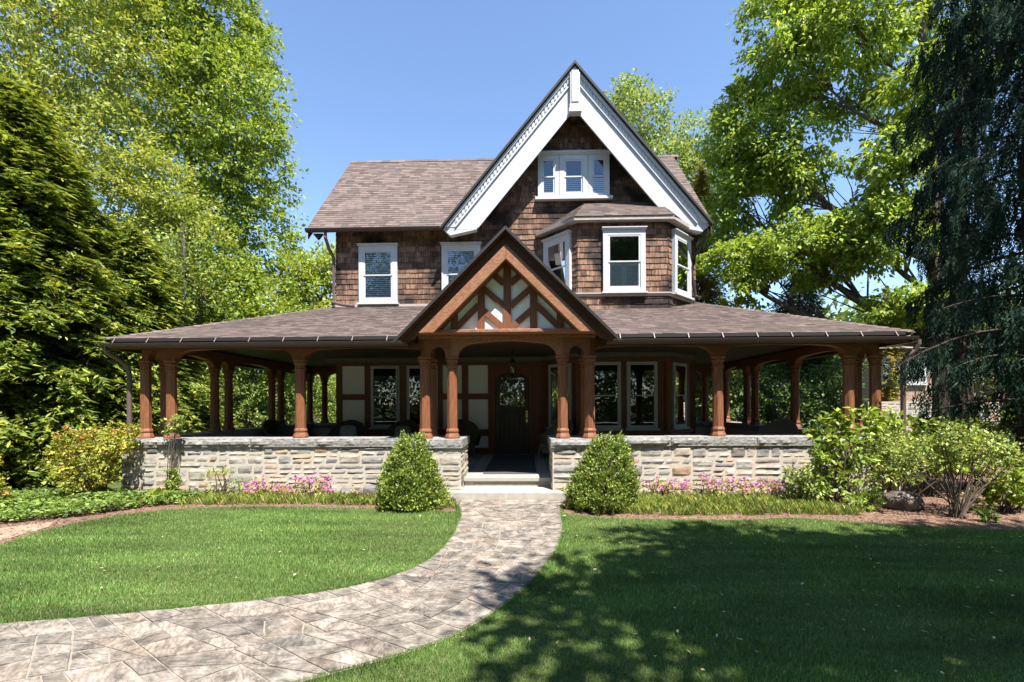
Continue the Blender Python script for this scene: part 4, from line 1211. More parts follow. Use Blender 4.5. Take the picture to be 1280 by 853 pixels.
def conifer(name, label, cat, base, h, R, leaf, bark, nbranch, tr=.25, z0=.3, droop=.25, spray=.30, per=34, weep=0, seed=0, group=None, up=0.0, power=.8, wsp=.32, fill=1.0):
    t = thing(name, label, cat, base, group); base = Vector(base)
    mb = MB()
    mb.tube([base+Vector((0.12*noise.noise(Vector((k*.7, seed, 0))), .12*noise.noise(Vector((k*.7, seed, 5))), h*k/8-.1)) for k in range(9)], [tr*(1.3 if k == 0 else 1)*(1-.93*k/8) for k in range(9)], 10)
    pos, dirs, nrm, Ls = [], [], [], []
    for b in range(nbranch):
        f = (b+random.random())/nbranch; f = f**.85
        z = z0+(h-z0)*f
        L = R*(1-f)**power*random.uniform(.62, 1.12)+.12
        az = b*2.399+random.uniform(-.4, .4)
        if weep: L *= max(.35, .80+.75*noise.noise(Vector((math.cos(az)*1.3, math.sin(az)*1.3+seed, z*.55))))
        dr = droop+random.uniform(-.16, .20)*(.6 if weep else 1); up_ = up+random.uniform(-.10, .12)
        o = Vector((math.cos(az), math.sin(az), 0)); sd = Vector((-o.y, o.x, 0))
        k = max(4, int(per*L*fill))
        pth = []
        for q in np.linspace(0, 1, 6): pth.append(base+Vector((0, 0, z))+o*(L*q)+Vector((0, 0, up_*L*q-dr*L*q*q)))
        mb.tube(pth, [.035*(L/R+.2)*(1-.85*q) for q in np.linspace(0, 1, 6)], 4, False)
        for j in range(k):
            q = (.15+.85*random.random()**.75)
            p = base+Vector((0, 0, z))+o*(L*q)+Vector((0, 0, up_*L*q-dr*L*q*q))
            wdt = .34*L*(1.05-q)*random.uniform(-1, 1)
            p = p+sd*wdt+Vector((0, 0, (random.uniform(-.05, .05) if weep else random.uniform(-.26, .20))-.25*abs(wdt)))
            if weep:
                m = random.randint(2, 5)
                for s in range(m):
                    pos.append(p-Vector((random.uniform(-.03, .03), random.uniform(-.03, .03), spray*.62*s))); dirs.append(Vector((o.x*.25+random.uniform(-.35, .35), o.y*.25+random.uniform(-.35, .35), -1))); nrm.append(o+sd*random.uniform(-1, 1)); Ls.append(spray*random.uniform(.7, 1.2))
            else:
                dd = o+sd*(1.0*math.copysign(1, wdt)*random.uniform(.1, 1))+Vector((0, 0, -.38+random.uniform(-.35, .2)))
                pos.append(p); dirs.append(dd); nrm.append(Vector((random.uniform(-.35, .35), random.uniform(-.35, .35), 1))); Ls.append(spray*random.uniform(.6, 1.25))
    mb.build('trunk', bark, t)
    pos = np.array(pos); dirs = np.array(dirs); nrm = np.array(nrm); Ls = np.array(Ls)
    # every spray: a feather of small narrow leaflets
    kk = 5; n = len(pos)
    d = unit(dirs); s = unit(np.cross(d, nrm)); out = []
    for a in range(kk):
        q = (a/(kk-1)-.35); ang = RNG.uniform(.35, .8, n)*np.where(RNG.uniform(0, 1, n) < .5, 1, -1)
        dd = d*np.cos(ang)[:, None]+s*np.sin(ang)[:, None]+RNG.normal(size=(n, 3))*.12
        pp = pos+d*(Ls*q)[:, None]+s*(RNG.uniform(-.16, .16, n)*Ls)[:, None]
        out.append(leaf_quads(pp, dd, nrm+RNG.normal(size=(n, 3))*.3, Ls*RNG.uniform(.45, .8, n), Ls*wsp*RNG.uniform(.35, .7, n), .05))
    np_mesh('crown', np.vstack(out), 4, leaf, t, base)
    return t

def shrub(name, label, cat, base, blobs, leaf, n, per, size, cr, stems=12, group=None, hole=0, extra_leaf=None, droop=.1, aspect=.5, seed=0, spread=.25, shell=.5, stem_r=.012, part='foliage'):
    t = thing(name, label, cat, base, group); b0 = Vector(base)
    ab = [(b0.x+b[0], b0.y+b[1], b0.z+b[2], b[3], b[4], b[5]) for b in blobs]
    P, idx = blob_clumps(ab, n, shell, hole, 1.6, seed)
    mb = MB()
    for k in range(stems):
        q = Vector(P[random.randrange(len(P))]); a = b0+Vector((random.uniform(-1, 1)*spread*.4, random.uniform(-1, 1)*spread*.4, -.03))
        m_ = a.lerp(q, .45)+Vector((random.uniform(-.08, .08), random.uniform(-.08, .08), .08))
        mb.tube([a, a.lerp(m_, .6), m_, m_.lerp(q, .5), q], [stem_r, stem_r*.85, stem_r*.7, stem_r*.5, stem_r*.25], 5, False)
    mb.build('stems', M['stem'], t)
    cc = np.array([[b[0], b[1], b[2]-.4*b[5]] for b in ab]); V = []
    P[:, 2] = np.maximum(P[:, 2], b0.z+.04)
    crs = cr*RNG.uniform(.6, 1.4, len(P))
    for bi in range(len(ab)):
        k = idx == bi
        if k.any(): V.append(clump_leaves(P[k], per, crs[k], size, cc[bi], droop, .8, aspect))
    V = np.vstack(V); V[:, 2] = np.maximum(V[:, 2], b0.z+.012)
    np_mesh(part, V, 4, leaf, t, base)
    if extra_leaf:
        for (nm, lm, sel, pr, sz, r2, stuff) in extra_leaf:
            k = sel(P)
            if k.any():
                Q = P[k]; V = clump_leaves(Q+unit(Q-cc.mean(0))*.05, pr, np.full(len(Q), r2), sz, cc.mean(0), 0, .8, .8)
                o = np_mesh(nm, V, 4, lm, t, base)
                if stuff: o['kind'] = 'stuff'
    return t

# --- clipped cones either side of the walk
def cone_shrub(label, x, y, h, r, seed):
    t = thing('clipped_shrub', label, 'shrub', (x, y, 0), 'clipped cone shrubs beside the path')
    n = 1500
    u = RNG.uniform(0, 1, n); z = .05+(h-.06)*(1-np.sqrt(1-u*.985))
    a = RNG.uniform(0, 2*PI, n)
    prof = r*np.clip((1-z/h), 0, 1)**(.70 if seed == 3 else .60)*np.clip(.78+z*.7, 0, 1)
    xo = .07*np.sin(z*2.6+seed)
    nz = np.array([noise.noise(Vector((math.cos(q)*2.4+seed, math.sin(q)*2.4, zz*3.2))) for q, zz in zip(a, z)])
    nz2 = np.array([noise.noise(Vector((math.cos(q)*6+seed, math.sin(q)*6, zz*8))) for q, zz in zip(a, z)])
    rr = (prof+.03)*(1+.2*nz+.22*nz2)*RNG.uniform(.74, 1.03, n)
    P = np.column_stack([x+xo+np.cos(a)*rr, y+np.sin(a)*rr, z+.05*nz2*np.clip(z, 0, .6)])
    per = 16; c = np.repeat(P, per, 0); m = len(c)
    pos = c+RNG.normal(size=(m, 3))*.026
    outw = unit(pos-np.array([x, y, 0])*np.array([1, 1, 0])-np.column_stack([np.zeros(m), np.zeros(m), pos[:, 2]*.75]))
    ld = unit(outw*.8+np.array([0, 0, .55])+RNG.normal(size=(m, 3))*.5)
    V = leaf_quads(pos, ld, unit(outw+RNG.normal(size=(m, 3))*.5), RNG.uniform(.03, .06, m), RNG.uniform(.016, .030, m))
    mb = MB()
    mb.tube([(x, y, -.03), (x, y, h*.8)], [.04, .008], 7)
    for k in range(60):
        q = P[random.randrange(n)]; mb.tube([(x, y, max(.05, q[2]*.5)), tuple(q)], [.012, .003], 4, False)
    mb.build('stem', M['stem'], t)
    k = RNG.choice(m, 420, replace=False); sp = pos[k]+outw[k]*RNG.uniform(.03, .085, (420, 1))+np.array([0, 0, .02])
    V = np.vstack([V, leaf_quads(sp, outw[k]+np.array([0, 0, .8]), RNG.normal(size=(420, 3)), RNG.uniform(.045, .08, 420), RNG.uniform(.014, .026, 420))])
    V[:, 2] = np.maximum(V[:, 2], .012)
    np_mesh('foliage', V, 4, LF['box'], t, (x, y, 0))
cone_shrub('bright green clipped cone shrub left of the flagstone path, tapering to a lopsided tip', at(517, 7.95), 7.95, 1.42, .60, 3)
cone_shrub('bright green clipped cone shrub right of the flagstone path, fuller and rounder', at(757, 7.85), 7.85, 1.40, .61, 11)

# --- front bed, left
shrub('pieris_shrub', 'large yellow green shrub with bronze tips at the left corner of the stone wall', 'shrub', (at(118, 8.55), 8.55, 0),
      [(-.05,0,.98,.60,.5,.42),(.42,.05,1.12,.40,.35,.28),(-.42,.0,.78,.38,.4,.36),(.0,-.12,.52,.48,.42,.34),(.62,.05,1.34,.26,.22,.14)], LF['pieris'], 440, 13, .065, .10, 30, hole=.70, seed=2, stem_r=.018,
      extra_leaf=[('young_tips', LF['bronze'], lambda P: (P[:, 2] > 1.05) & (P[:, 0] < at(110, 8.55)) & (RNG.uniform(0, 1, len(P)) < .4), 8, .06, .07, True)])
shrub('rhododendron_shrub', 'loose shrub with bare stems standing against the wall top beside the left corner columns', 'shrub', (at(212, 8.75), 8.75, 0),
      [(0,.1,1.38,.21,.16,.20)], LF['shrub'], 34, 12, .07, .09, 9, spread=.3, seed=4)
shrub('upright_shrub', 'small upright dark shrub close against the stone wall near the left bed', 'shrub', (at(217, 8.75), 8.7, 0), [(0,0,.36,.13,.13,.30),(0,0,.2,.15,.14,.2)], LF['shrub'], 100, 12, .05, .06, 8, seed=6)
shrub('edge_shrub', 'pinkish green shrub at the far left edge of the lawn', 'shrub', (-9.35, 7.6, 0), [(0,0,.62,.55,.5,.45),(.25,-.1,.4,.45,.4,.35)], LF['pieris'], 200, 12, .07, .1, 14, seed=8, hole=.7)
shrub('yellow_azalea', 'yellow green azalea out of flower, left of the pink ones by the stone wall', 'azalea', (at(273, 8.7), 8.72, 0), [(0,0,.38,.36,.22,.22),(.1,0,.22,.38,.24,.18)], LF['gold'], 90, 9, .05, .07, 14, seed=9, hole=.7)
hs = shrub('hosta', 'bright lime hosta clump beside the small upright shrub', 'hosta', (at(199, 8.35), 8.35, 0), [(0,0,.12,.17,.15,.12)], LF['gold'], 16, 5, .15, .05, 3, seed=10, aspect=.5)
AZ = [(330, .42, .40, 'full pink azalea nearest the yellow azalea, left of the path', 'pink', .9), (387, .46, .42, 'pink azalea in the middle of the left bed by the stone wall', 'pink', .7),
      (467, .38, .36, 'faded salmon azalea half hidden behind the left clipped shrub', 'salmon', .5), (826, .36, .34, 'small pink azalea just right of the right clipped shrub', 'pink', .5),
      (880, .48, .40, 'broad pale pink azalea in the middle of the right bed', 'pink', .55), (944, .52, .38, 'broad magenta flowered azalea next to the dark green shrub in the right bed', 'pink', .6)]
for i, (px, wd, hh, lab, colr, fr) in enumerate(AZ):
    shrub('azalea', lab, 'azalea', (at(px, 8.68), 8.68, 0), [(0,0,hh*.55,wd,.26,hh*.5),(-wd*.4,-.05,hh*.4,wd*.5,.22,hh*.36),(wd*.45,0,hh*.5,wd*.5,.22,hh*.4)], LF['azalea'], 110, 8, .04, .07, 16, 'azaleas along the stone wall', .72, seed=20+i,
          extra_leaf=[('blossoms', LF[colr], (lambda f: lambda P: (P[:, 2] > .14) & (RNG.uniform(0, 1, len(P)) < f*.66))(fr), 10, .042, .055, True)])

# --- front bed, right
shrub('round_shrub', 'low dark green leafy shrub at the end of the right azaleas', 'shrub', (at(1000, 8.2), 8.2, 0), [(0,0,.38,.34,.3,.33),(.2,-.05,.3,.25,.25,.25)], LF['box'], 150, 10, .065, .09, 12, seed=31)
shrub('hydrangea', 'tall loose hydrangea with pale bright leaves rising above the right stone wall', 'hydrangea', (at(1045, 8.25), 8.25, 0),
      [(-.1,0,1.25,.34,.25,.28),(.2,.05,1.45,.35,.25,.25),(-.25,0,.9,.28,.25,.3),(.25,-.05,.95,.35,.28,.35),(0,0,.5,.38,.3,.35),(.55,.1,1.5,.25,.2,.18)], LF['hydrangea'], 190, 8, .125, .12, 26, hole=.66, seed=33, spread=.5)
shrub('leafy_shrub', 'grey green shrub between the hydrangea and the boulder', 'shrub', (at(1110, 8.3), 8.3, 0), [(0,0,.95,.5,.4,.38),(.3,0,.7,.4,.4,.35),(-.25,-.05,.55,.4,.35,.3)], LF['shrub'], 250, 11, .06, .09, 18, hole=.66, seed=35)
shrub('bare_stemmed_azalea', 'large spreading shrub on bare splayed stems at the right, beside the boulder', 'shrub', (at(1196, 7.25), 7.25, 0),
      [(-.25,.1,1.08,.55,.45,.26),(.35,.1,1.05,.55,.45,.28),(.05,.2,1.25,.5,.4,.2),(.75,.2,.9,.4,.4,.3),(-.6,.15,.95,.3,.3,.25)], LF['shrub'], 400, 11, .055, .085, 30, hole=.68, seed=37, spread=.25, stem_r=.013)
shrub('yellow_leaf_shrub', 'yellow green big leaved shrub in the sun behind the right corner downspout', 'shrub', (at(1150, 8.95), 8.95, 0),
      [(0,0,1.2,.8,.4,.36),(-.55,0,1.3,.5,.35,.30),(.8,.2,1.15,.7,.5,.36),(0,-.1,.7,1.0,.4,.4)], LF['hydrangea'], 480, 9, .12, .15, 24, hole=.8, seed=39, spread=.8)
shrub('broad_leaf_plant', 'bright broad leaved plant at the right edge of the bare mulch', 'plant', (at(1262, 7.6), 7.6, 0), [(0,0,.42,.35,.35,.3),(.4,0,.5,.4,.35,.35),(-.3,.1,.3,.25,.25,.22)], LF['hydrangea'], 130, 7, .11, .11, 16, hole=.7, seed=41)
shrub('sunlit_bush', 'sunlit grey green bush below the weeping conifer at the right', 'shrub', (at(1225, 9.4), 9.4, 0), [(0,0,.9,.9,.6,.5),(.9,.1,.8,.8,.6,.5),(-.6,.1,.7,.6,.5,.45)], LF['shrub'], 520, 11, .065, .12, 22, hole=.78, seed=43, spread=.8)
shrub('strap_leaf_plant', 'small green tuft of strap leaves on the mulch beside the bare stemmed shrub', 'plant', (at(1232, 7.0), 7.0, 0), [(0,0,.1,.12,.1,.1)], LF['cover'], 22, 7, .13, .05, 3, seed=47, aspect=.16)
shrub('low_fern', 'low yellow green ferny plant between the boulder and the round shrub', 'plant', (at(1075, 7.75), 7.75, 0), [(0,0,.16,.26,.2,.14),(.2,.1,.2,.2,.18,.15)], LF['hydrangea'], 60, 8, .10, .07, 8, seed=48, aspect=.3)
# boulder
rk_ = MB(); n, m = 26, 16; vs = []; fs = []
bx, by = at(1128, 7.85), 7.85
for i in range(m+1):
    ph = -PI/2+PI*i/m
    for j in range(n):
        th_ = 2*PI*j/n; d = Vector((math.cos(ph)*math.cos(th_), math.cos(ph)*math.sin(th_), math.sin(ph)))
        s = 1+.22*noise.fractal(d*1.7+Vector((3, 1, 2)), 1, 2, 4)
        vs.append((bx+d.x*.27*s, by+d.y*.24*s, .11+d.z*.20*s))
for i in range(m):
    for j in range(n): fs.append((i*n+j, i*n+(j+1) % n, (i+1)*n+(j+1) % n, (i+1)*n+j))
rk_.add(vs, fs); tag(rk_.build('boulder', M['rock'], smooth=True), 'rounded brown boulder lying on the mulch of the right bed', 'boulder')

# --- ground cover and border blades
def scatter_leaves(name, label, cat, poly, dens, leaf, size, hmax, blade=False):
    poly = np.array(poly); x0, y0 = poly.min(0); x1, y1 = poly.max(0); n = int((x1-x0)*(y1-y0)*dens)
    P = np.stack([RNG.uniform(x0, x1, n), RNG.uniform(y0, y1, n)], 1); P = P[inside(poly, P)]; n = len(P)
    if blade:
        tuft = np.array([noise.noise(Vector((p[0]*7, p[1]*7, 2))) for p in P]); P = P[tuft > -.15]; n = len(P)
        h = RNG.uniform(.5, 1, n)*hmax; a = RNG.uniform(0, 2*PI, n); s = RNG.uniform(.006, .012, n); ln = RNG.uniform(.2, .8, n)*h
        b = a+PI/2+RNG.uniform(-.6, .6, n)
        base = np.column_stack([P, np.zeros(n)]); sv = np.column_stack([np.cos(a), np.sin(a), np.zeros(n)])*s[:, None]*.5
        lv = np.column_stack([np.cos(b)*ln, np.sin(b)*ln, h])
        V = np.stack([base-sv, base+sv, base+lv*.6+sv*.8+np.array([0, 0, .02]), base+lv], 1).reshape(-1, 3)
    else:
        hz = np.array([.55+.45*noise.noise(Vector((p[0]*2.5, p[1]*2.5, 5))) for p in P])
        pos = np.column_stack([P, .02+hmax*hz*RNG.uniform(.2, 1, n)])
        V = leaf_quads(pos, np.column_stack([RNG.normal(size=n), RNG.normal(size=n), RNG.normal(size=n)*.4+.1]), np.column_stack([RNG.normal(size=n)*.5, RNG.normal(size=n)*.5-.2, np.ones(n)]), size*RNG.uniform(.6, 1.4, n), size*.45*RNG.uniform(.7, 1.3, n))
    return tag(np_mesh(name, V, 4, leaf), label, cat, kind='stuff')
cov = [(-6.0,8.15),(-6.55,7.85),(-6.95,7.2),(-7.5,6.9),(-8.3,6.3),(-8.6,5.6),(-10.5,5.6),(-10.5,8.8),(-6.0,8.8)]
scatter_leaves('ground_cover', 'lush leafy ground cover filling the left bed below the shrubs', 'ground cover', cov, 1500, LF['cover'], .085, .26)
bl1 = [(-6.7,8.05),(-5.7,8.05),(-4.4,8.14),(-2.9,8.05),(-1.6,7.9),(-1.12,7.75),(-1.35,8.55),(-2.4,8.75),(-6.6,8.85)]
scatter_leaves('border_grass', 'yellow green grassy border blades along the left stone wall', 'border grass', bl1, 2600, LF['liriope'], .1, .16, True)
br1 = [(.66,7.75),(1.2,7.5),(1.9,7.35),(3.2,7.32),(4.1,7.42),(5.2,7.35),(5.0,8.6),(1.6,8.8),(.8,8.45)]
scatter_leaves('border_grass', 'yellow green grassy border blades along the right stone wall', 'border grass', br1, 2600, LF['liriope'], .1, .16, True)

# --- mulch chips so the beds are not flat
def chips():
    V = []
    for poly, (x0, x1, y0, y1) in ((bedL, (-8, -1, 5, 8.9)), (bedR, (.5, 9, 6.2, 8.9))):
        n = int((x1-x0)*(y1-y0)*420); P = np.stack([RNG.uniform(x0, x1, n), RNG.uniform(y0, y1, n)], 1); P = P[inside(poly, P)]; n = len(P)
        a = RNG.uniform(0, 2*PI, n)
        V.append(leaf_quads(np.column_stack([P, RNG.uniform(.008, .02, n)]), np.column_stack([np.cos(a), np.sin(a), RNG.normal(size=n)*.2]), np.column_stack([RNG.normal(size=n)*.3, RNG.normal(size=n)*.3, np.ones(n)]), RNG.uniform(.02, .07, n), RNG.uniform(.008, .02, n)))
    m = leaf_mat('mulch_chip', [(0, (.05, .028, .02)), (.6, (.16, .095, .065)), (1, (.34, .23, .16))], .05, gain=1)
    tag(np_mesh('mulch_chips', np.vstack(V), 4, m), 'loose brown bark chips over the garden beds', 'mulch', kind='stuff')
chips()

# ------------------------------------------------------------------ trees, left
def B(px, y, Y, rx, ry, rz):
    """blob whose centre stands at distance Y in the direction of the photograph's (px, y)"""
    X = at(px, Y); c, s = math.cos(math.radians(1.55)), math.sin(math.radians(1.55))
    d = Y*c-X*s
    return (X, Y, 1.77-(y-504)/585*d, rx, ry, rz)
conifer('hemlock_tree', 'tall feathery hemlock with yellow green tips at the left edge of the photo', 'conifer', (-12.9, 11.6, 0), 9.9, 4.0, LF['hemlock'], M['bark'], 700, .26, .3, .34, .34, 46, seed=1, power=.70, up=.08)
conifer('hemlock_tree', 'shorter dark hemlock between the left corner of the porch and the tall hemlock', 'conifer', (-11.3, 13.2, 0), 6.8, 2.6, LF['hemlock'], M['bark'], 380, .2, .2, .34, .32, 46, seed=2, power=.6, up=.08)
tree('spring_tree', 'pale yellow green tree in young leaf, top left corner of the photo', 'tree', (-20, 19.5, 0), 22, .35,
     [B(20, 60, 19, 4.0, 3.5, 4.2), B(120, 40, 19.5, 3.0, 3, 4.5), B(100, 190, 19, 3.2, 3, 3.2), B(10, 200, 18, 3.5, 3, 3.5), B(60, -60, 20, 4, 3.5, 3.5)], LF['olive'], M['bark'], 2300, 24, .17, .55, .66, .4, seed=3)
tree('maple_tree', 'tallest bright green maple against the sky, left of the house', 'tree', (at(238, 24), 24, 0), 27, .42,
     [B(245, -10, 24, 3.4, 3.2, 4.0), B(205, 90, 24, 3.4, 3.2, 4.2), B(290, 130, 23.5, 3.0, 3, 3.5), B(320, 200, 23.5, 2.2, 2.4, 2.6), B(240, 230, 24, 3.6, 3, 3.2), B(310, 300, 24, 3.0, 2.6, 2.8), B(250, 340, 23.5, 3.4, 3, 3.0), B(270, 60, 25, 3.6, 3, 3.6)], LF['maple'], M['bark'], 2700, 24, .22, .55, .62, .38, seed=5, droop=.45)
tree('olive_tree', 'slender olive green tree in front of the tall maple', 'tree', (at(188, 19), 19, 0), 13.5, .2,
     [B(185, 240, 19, 1.9, 1.8, 2.0), B(230, 290, 19, 1.8, 1.7, 1.9), B(170, 330, 18.5, 2.0, 1.8, 2.2), B(225, 370, 18.5, 1.8, 1.8, 1.6)], LF['olive'], M['bark'], 900, 26, .15, .42, .68, .5, seed=7)
tree('young_tree', 'broad mid green understorey tree above the left porch roof', 'tree', (at(315, 20), 20, 0), 9.0, .18,
     [B(290, 360, 20, 2.0, 1.8, 1.6), B(345, 350, 20.5, 1.8, 1.6, 1.5), B(240, 395, 19.5, 2.0, 1.8, 1.6), B(320, 410, 19.5, 2.4, 1.8, 1.5)], LF['maple'], M['bark'], 800, 26, .18, .5, .85, .5, seed=9)
tree('yellow_tree', 'small yellow green tree behind the upper left corner of the house', 'tree', (at(395, 24), 24, 0), 10.0, .18,
     [B(380, 355, 24, 2.0, 1.8, 1.7), B(415, 350, 25, 1.8, 1.8, 1.8), B(400, 400, 24, 2.4, 1.8, 1.9), B(345, 385, 23.5, 1.6, 1.6, 1.4)], LF['gold'], M['bark'], 700, 26, .2, .5, .85, .5, seed=11)
# understorey seen through the left porch
US = [(235, 18.2, 'tall understorey shrub seen between the left corner columns'), (300, 19.2, 'pale leaved shrub seen through the widest left porch bay'), (350, 20.4, 'green shrub seen behind the left pair of far porch columns'),
      (400, 21.5, 'bright green shrub seen through the farthest left porch arches'), (262, 22.5, 'deep green shrub set back behind the left porch'), (190, 17.0, 'shrub in the gap behind the left corner column')]
for i, (px, Y, lab) in enumerate(US):
    h = 3.6+.3*(i % 3)
    shrub('understorey_shrub', lab, 'shrub', (at(px, Y), Y, 0), [(0,0,h*.45,1.6,1.1,h*.42),(.7,.1,h*.65,1.2,1,h*.3),(-.8,0,h*.6,1.2,1,h*.32),(0,-.2,h*.25,1.7,1,h*.25)], LF['under'] if i != 3 else LF['maple'], 420, 12, .13, .26, 14, 'shrubs behind the left porch', .74, seed=50+i, stem_r=.04, spread=1.0)
for i, (px, Y, lab) in enumerate([(231, 17.5, 'straight dark trunked tree seen through the left porch beside the corner column'), (246, 19.5, 'thin trunked tree seen through the left porch, farther back')]):
    tree('woodland_tree', lab, 'tree', (at(px, Y), Y, 0), 11, .2-.05*i, [B(px, 330, Y, 1.7, 1.6, 1.7), B(px+25, 370, Y, 1.4, 1.4, 1.3)], LF['under'], M['bark'], 160, 12, .15, .5, .8, .5, seed=60+i)

# ------------------------------------------------------------------ trees, right and behind
def limbs_r(mb, tp):
    pass
tree('buckeye_tree', 'huge bright green broadleaf tree filling the sky right of the house', 'tree', (at(1190, 16), 16, 0), 21, .45,
     [B(985, 60, 17.5, 2.0, 2.0, 2.4), B(1060, 20, 17, 2.2, 2.2, 2.6), B(935, 170, 18.5, 1.5, 1.8, 2.0), B(915, 250, 19, 1.3, 1.6, 2.0), B(985, 210, 18, 1.8, 1.8, 1.9), B(1000, 310, 17.5, 2.4, 1.9, 1.7), B(920, 345, 18, 1.7, 1.6, 1.4), B(1090, 300, 16.5, 1.9, 1.8, 1.3), B(1120, 215, 16, 1.7, 1.7, 1.3), B(1165, 110, 15.5, 1.4, 1.6, 1.2), B(1130, 390, 16, 1.3, 1.4, .8), B(1180, -10, 17, 2.2, 2, 2.0), B(1060, 130, 18, 1.2, 1.5, 1.0), B(1215, 60, 16.5, 1.6, 1.5, 1.4)],
     LF['buckeye'], M['bark'], 3300, 36, .185, .42, .82, .5, droop=.75, lean=(-.6, .5), seed=13, aspect=.5, limb_r=.42, trunk_frac=.75)
tree('airy_tree', 'airy grey green treetop rising behind the right slope of the gable', 'tree', (at(835, 30), 30, 0), 21, .3,
     [B(800, 150, 30, 2.2, 2, 2.0), B(860, 185, 30, 2.2, 2, 2.0), B(825, 215, 29, 2.4, 2, 2.0), B(790, 120, 31, 1.4, 1.4, 1.2), B(880, 230, 29, 1.8, 1.8, 1.8)], LF['airy'], M['bark'], 700, 17, .23, .6, .66, .5, seed=15)
conifer('golden_conifer', 'golden green columnar conifer beside the right foot of the gable', 'conifer', (at(878, 21), 21, 0), 12.2, 1.3, LF['golden_conifer'], M['bark'], 300, .15, 2, -.2, .28, 40, seed=17, up=.5)
conifer('weeping_conifer', 'dark blue green weeping conifer towering at the right edge of the photo', 'conifer', (at(1292, 8.9), 8.9, 0), 16, 2.05, LF['cypress'], M['bark_dark'], 205, .24, 1.2, .30, .16, 36, weep=1, seed=19, power=.35, up=.14, wsp=.26)
conifer('weeping_conifer', 'second dark weeping conifer with a twisted bare trunk, left of the towering one', 'conifer', (at(1200, 11.5), 11.5, 0), 12, 1.35, LF['cypress'], M['bark_dark'], 80, .26, 3.3, .3, .17, 46, weep=1, seed=21, power=.3, up=.1, wsp=.30)
DK = [(925, 18.5, 3.4, 'dark evergreen seen just right of the bay through the porch'), (965, 19.5, 4.4, 'dark evergreen seen through the middle of the right porch'), (1015, 17.6, 3.2, 'dark evergreen seen left of the right corner columns'), (868, 20.5, 4.0, 'green shrub in the gap beside the bay window'), (1045, 20, 4.8, 'tall dark evergreen behind the right corner columns')]
for i, (px, Y, h, lab) in enumerate(DK):
    shrub('dark_evergreen', lab, 'shrub', (at(px, Y), Y, 0), [(0,0,h*.45,1.3,1,h*.42),(.5,.1,h*.68,1.0,.9,h*.3),(-.6,0,h*.6,1.0,.9,h*.3),(0,-.2,h*.22,1.4,1,h*.22)], LF['dark'], 380, 12, .13, .24, 14, 'evergreens behind the right porch', .74, seed=70+i, stem_r=.04, spread=.8)
conifer('yew_tree', 'dark evergreen tree standing behind the right porch roof under the broadleaf tree', 'conifer', (at(1000, 21), 21, 0), 7.6, 2.6, LF['dark'], M['bark'], 260, .2, .3, .2, .30, 26, seed=23, power=.6)
conifer('spire_tree', 'small pointed brown green conifer above the right end of the porch roof', 'conifer', (at(1110, 27), 27, 0), 8.2, 1.0, LF['golden_conifer'], M['bark_red'], 170, .12, 1, .1, .26, 34, seed=25)
# far wood closing the gaps
def far_wood():
    P = []
    for k in range(9000):
        a = math.radians(random.uniform(-180, 180)); r = random.uniform(40, 52) if abs(a) < 1.25 else random.uniform(26, 36)
        P.append((r*math.sin(a), r*math.cos(a), random.random()**1.1*((9 if abs(a) < 1.25 else 17)+2.5*noise.noise(Vector((a*9, 0, 0))))))
    for k in range(3200):
        a = math.radians(random.uniform(-62, 62)); r = random.uniform(36, 44)
        P.append((r*math.sin(a), r*math.cos(a), random.random()*7.5))
    P = np.array(P); V = clump_leaves(P, 26, np.full(len(P), 1.5), .42, np.array([0, 0, 0]), .2)
    V[:, 2] = np.maximum(V[:, 2], .0)
    tag(np_mesh('far_wood', V, 4, LF['wood']), 'distant leafy wood closing the view behind the garden', 'wood', kind='stuff')
far_wood()

# ------------------------------------------------------------------ neighbouring house and walls, far right
def brick_mat():
    m, nt, out = new_mat('brick')
    b = N(nt, 'ShaderNodeBsdfPrincipled'); b.inputs['Roughness'].default_value = .9
    tc = N(nt, 'ShaderNodeTexCoord'); sp = N(nt, 'ShaderNodeSeparateXYZ'); cb = N(nt, 'ShaderNodeCombineXYZ')
    ad = N(nt, 'ShaderNodeMath', operation='ADD')
    nt.links.new(tc.outputs['Object'], sp.inputs[0]); nt.links.new(sp.outputs[0], ad.inputs[0]); nt.links.new(sp.outputs[1], ad.inputs[1])
    nt.links.new(ad.outputs[0], cb.inputs[0]); nt.links.new(sp.outputs[2], cb.inputs[1])
    br_ = N(nt, 'ShaderNodeTexBrick'); br_.inputs['Scale'].default_value = 1; br_.inputs['Brick Width'].default_value = .23; br_.inputs['Row Height'].default_value = .078; br_.inputs['Mortar Size'].default_value = .011
    br_.inputs['Color1'].default_value = (.22, .09, .06, 1); br_.inputs['Color2'].default_value = (.30, .15, .11, 1); br_.inputs['Mortar'].default_value = (.42, .38, .34, 1)
    nt.links.new(cb.outputs[0], br_.inputs['Vector']); nt.links.new(br_.outputs['Color'], b.inputs['Base Color']); nt.links.new(b.outputs[0], out.inputs[0])
    return m
M['brick'] = brick_mat()
NY = 27
nx0, nx1 = at(1090, NY), at(1215, NY)
nh = thing('brick_house', 'neighbouring red brick house with white windows beyond the right end of the porch', 'house', ((nx0+nx1)/2, NY, 0))
mb = MB(); mb.box(nx0, nx1+2, NY, NY+7, 0, 4.75); mb.build('wall', M['brick'], nh)
mb = MB(); mb.prism([(nx0-.5, NY-.5, 4.70), (nx0-.5, NY+3.5, 6.6), (nx0-.5, NY+7.5, 4.70)], (0,0,0), (nx1-nx0+3, 0, 0)); mb.build('roof', plain('pale_roof', (.17, .155, .145), .9), nh)
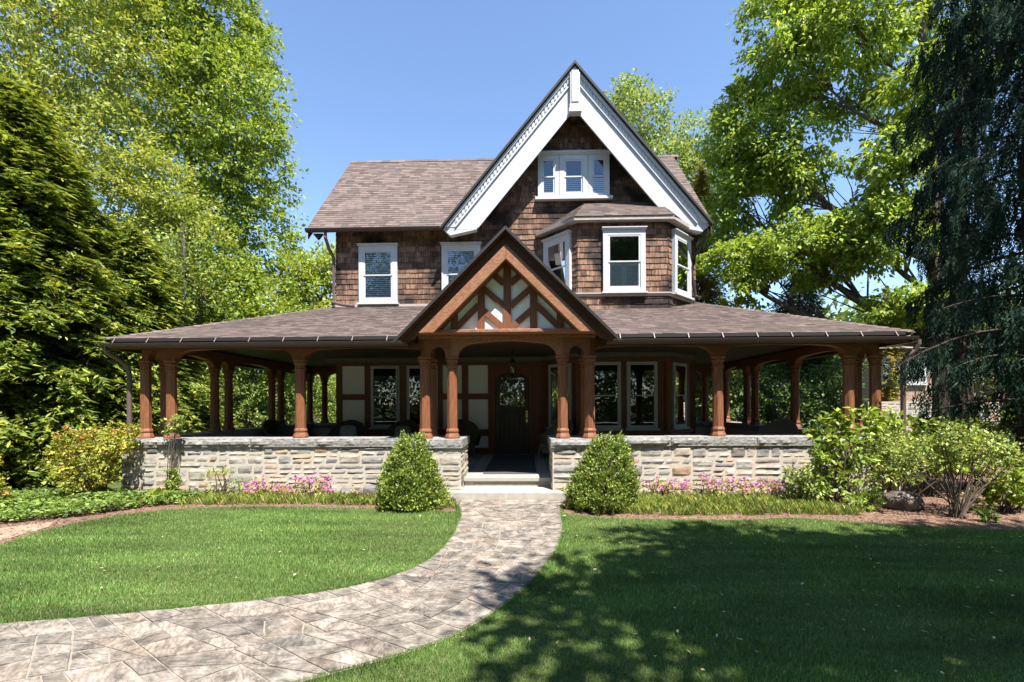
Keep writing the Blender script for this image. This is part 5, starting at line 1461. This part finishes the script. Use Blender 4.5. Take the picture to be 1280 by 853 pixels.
for px in (1112, 1144, 1180, 1205):
    xx = at(px, NY); window(flat(xx, 2.7, NY), 1.15, 1.55, .13, parent=nh, head=False)
sw = MB(); wx0, wx1 = at(1085, 19), at(1250, 19)
sw.box(wx0, wx1, 19, 19.4, -.05, 1.75, 0); stone_face(sw, (wx0, 19), (wx1, 19), -.03, 1.72); 
tag(sw.build('retaining_wall', [M['mortar'], M['stone']]), 'pale stone garden wall beyond the right corner downspout', 'garden wall')
bw_ = MB(); bx0, bx1 = at(1015, 17), at(1060, 17); bw_.box(bx0, bx1, 19.5, 19.8, -.05, 2.6); bw_.box(bx0-.04, bx1+.04, 19.46, 19.84, 2.601, 2.68)
tag(bw_.build('brick_wall', M['brick']), 'dark brick wall glimpsed through the right porch', 'garden wall')

# ------------------------------------------------------------------ trees behind the viewer: the lawn's shade and the windows' reflections
tree('shade_tree', 'broad leafy tree beside the lawn behind the viewer, shading the right lawn', 'tree', (8.2, -1.6, 0), 11.5, .3,
     [(6.4, .0, 8.6, 3.2, 1.9, 1.7), (3.6, -.3, 8.9, 1.7, 1.3, 1.3), (8.6, .6, 9.2, 2.6, 1.8, 1.8), (5.4, .9, 9.6, 2.0, 1.3, 1.3), (10.4, .4, 9.2, 2.2, 1.6, 1.5), (6.8, -1.2, 7.6, 2.6, 1.5, 1.4)], LF['buckeye'], M['bark'], 3000, 20, .22, .55, .96, .55, seed=27)
for i, (x, y, h, lab) in enumerate([(-15, -15, 17, 'round headed garden tree behind the viewer to the left'), (-5, -18, 19, 'tall garden tree straight behind the viewer'), (5, -17, 18, 'garden tree behind the viewer, right of the tall one'), (15, -14, 17, 'spreading garden tree behind the viewer to the right')]):
    tree('garden_tree', lab, 'tree', (x, y, 0), h, .3, [(x, y, h*.68, 4.6, 3.4, h*.27), (x-2.8, y, h*.45, 4, 3, h*.24), (x+3.0, y+.4, h*.42, 4, 3, h*.24), (x, y, h*.2, 4.6, 2.8, h*.2)], LF['dark'], M['bark'], 700, 16, .45, 1.0, .95, .3, seed=80+i)
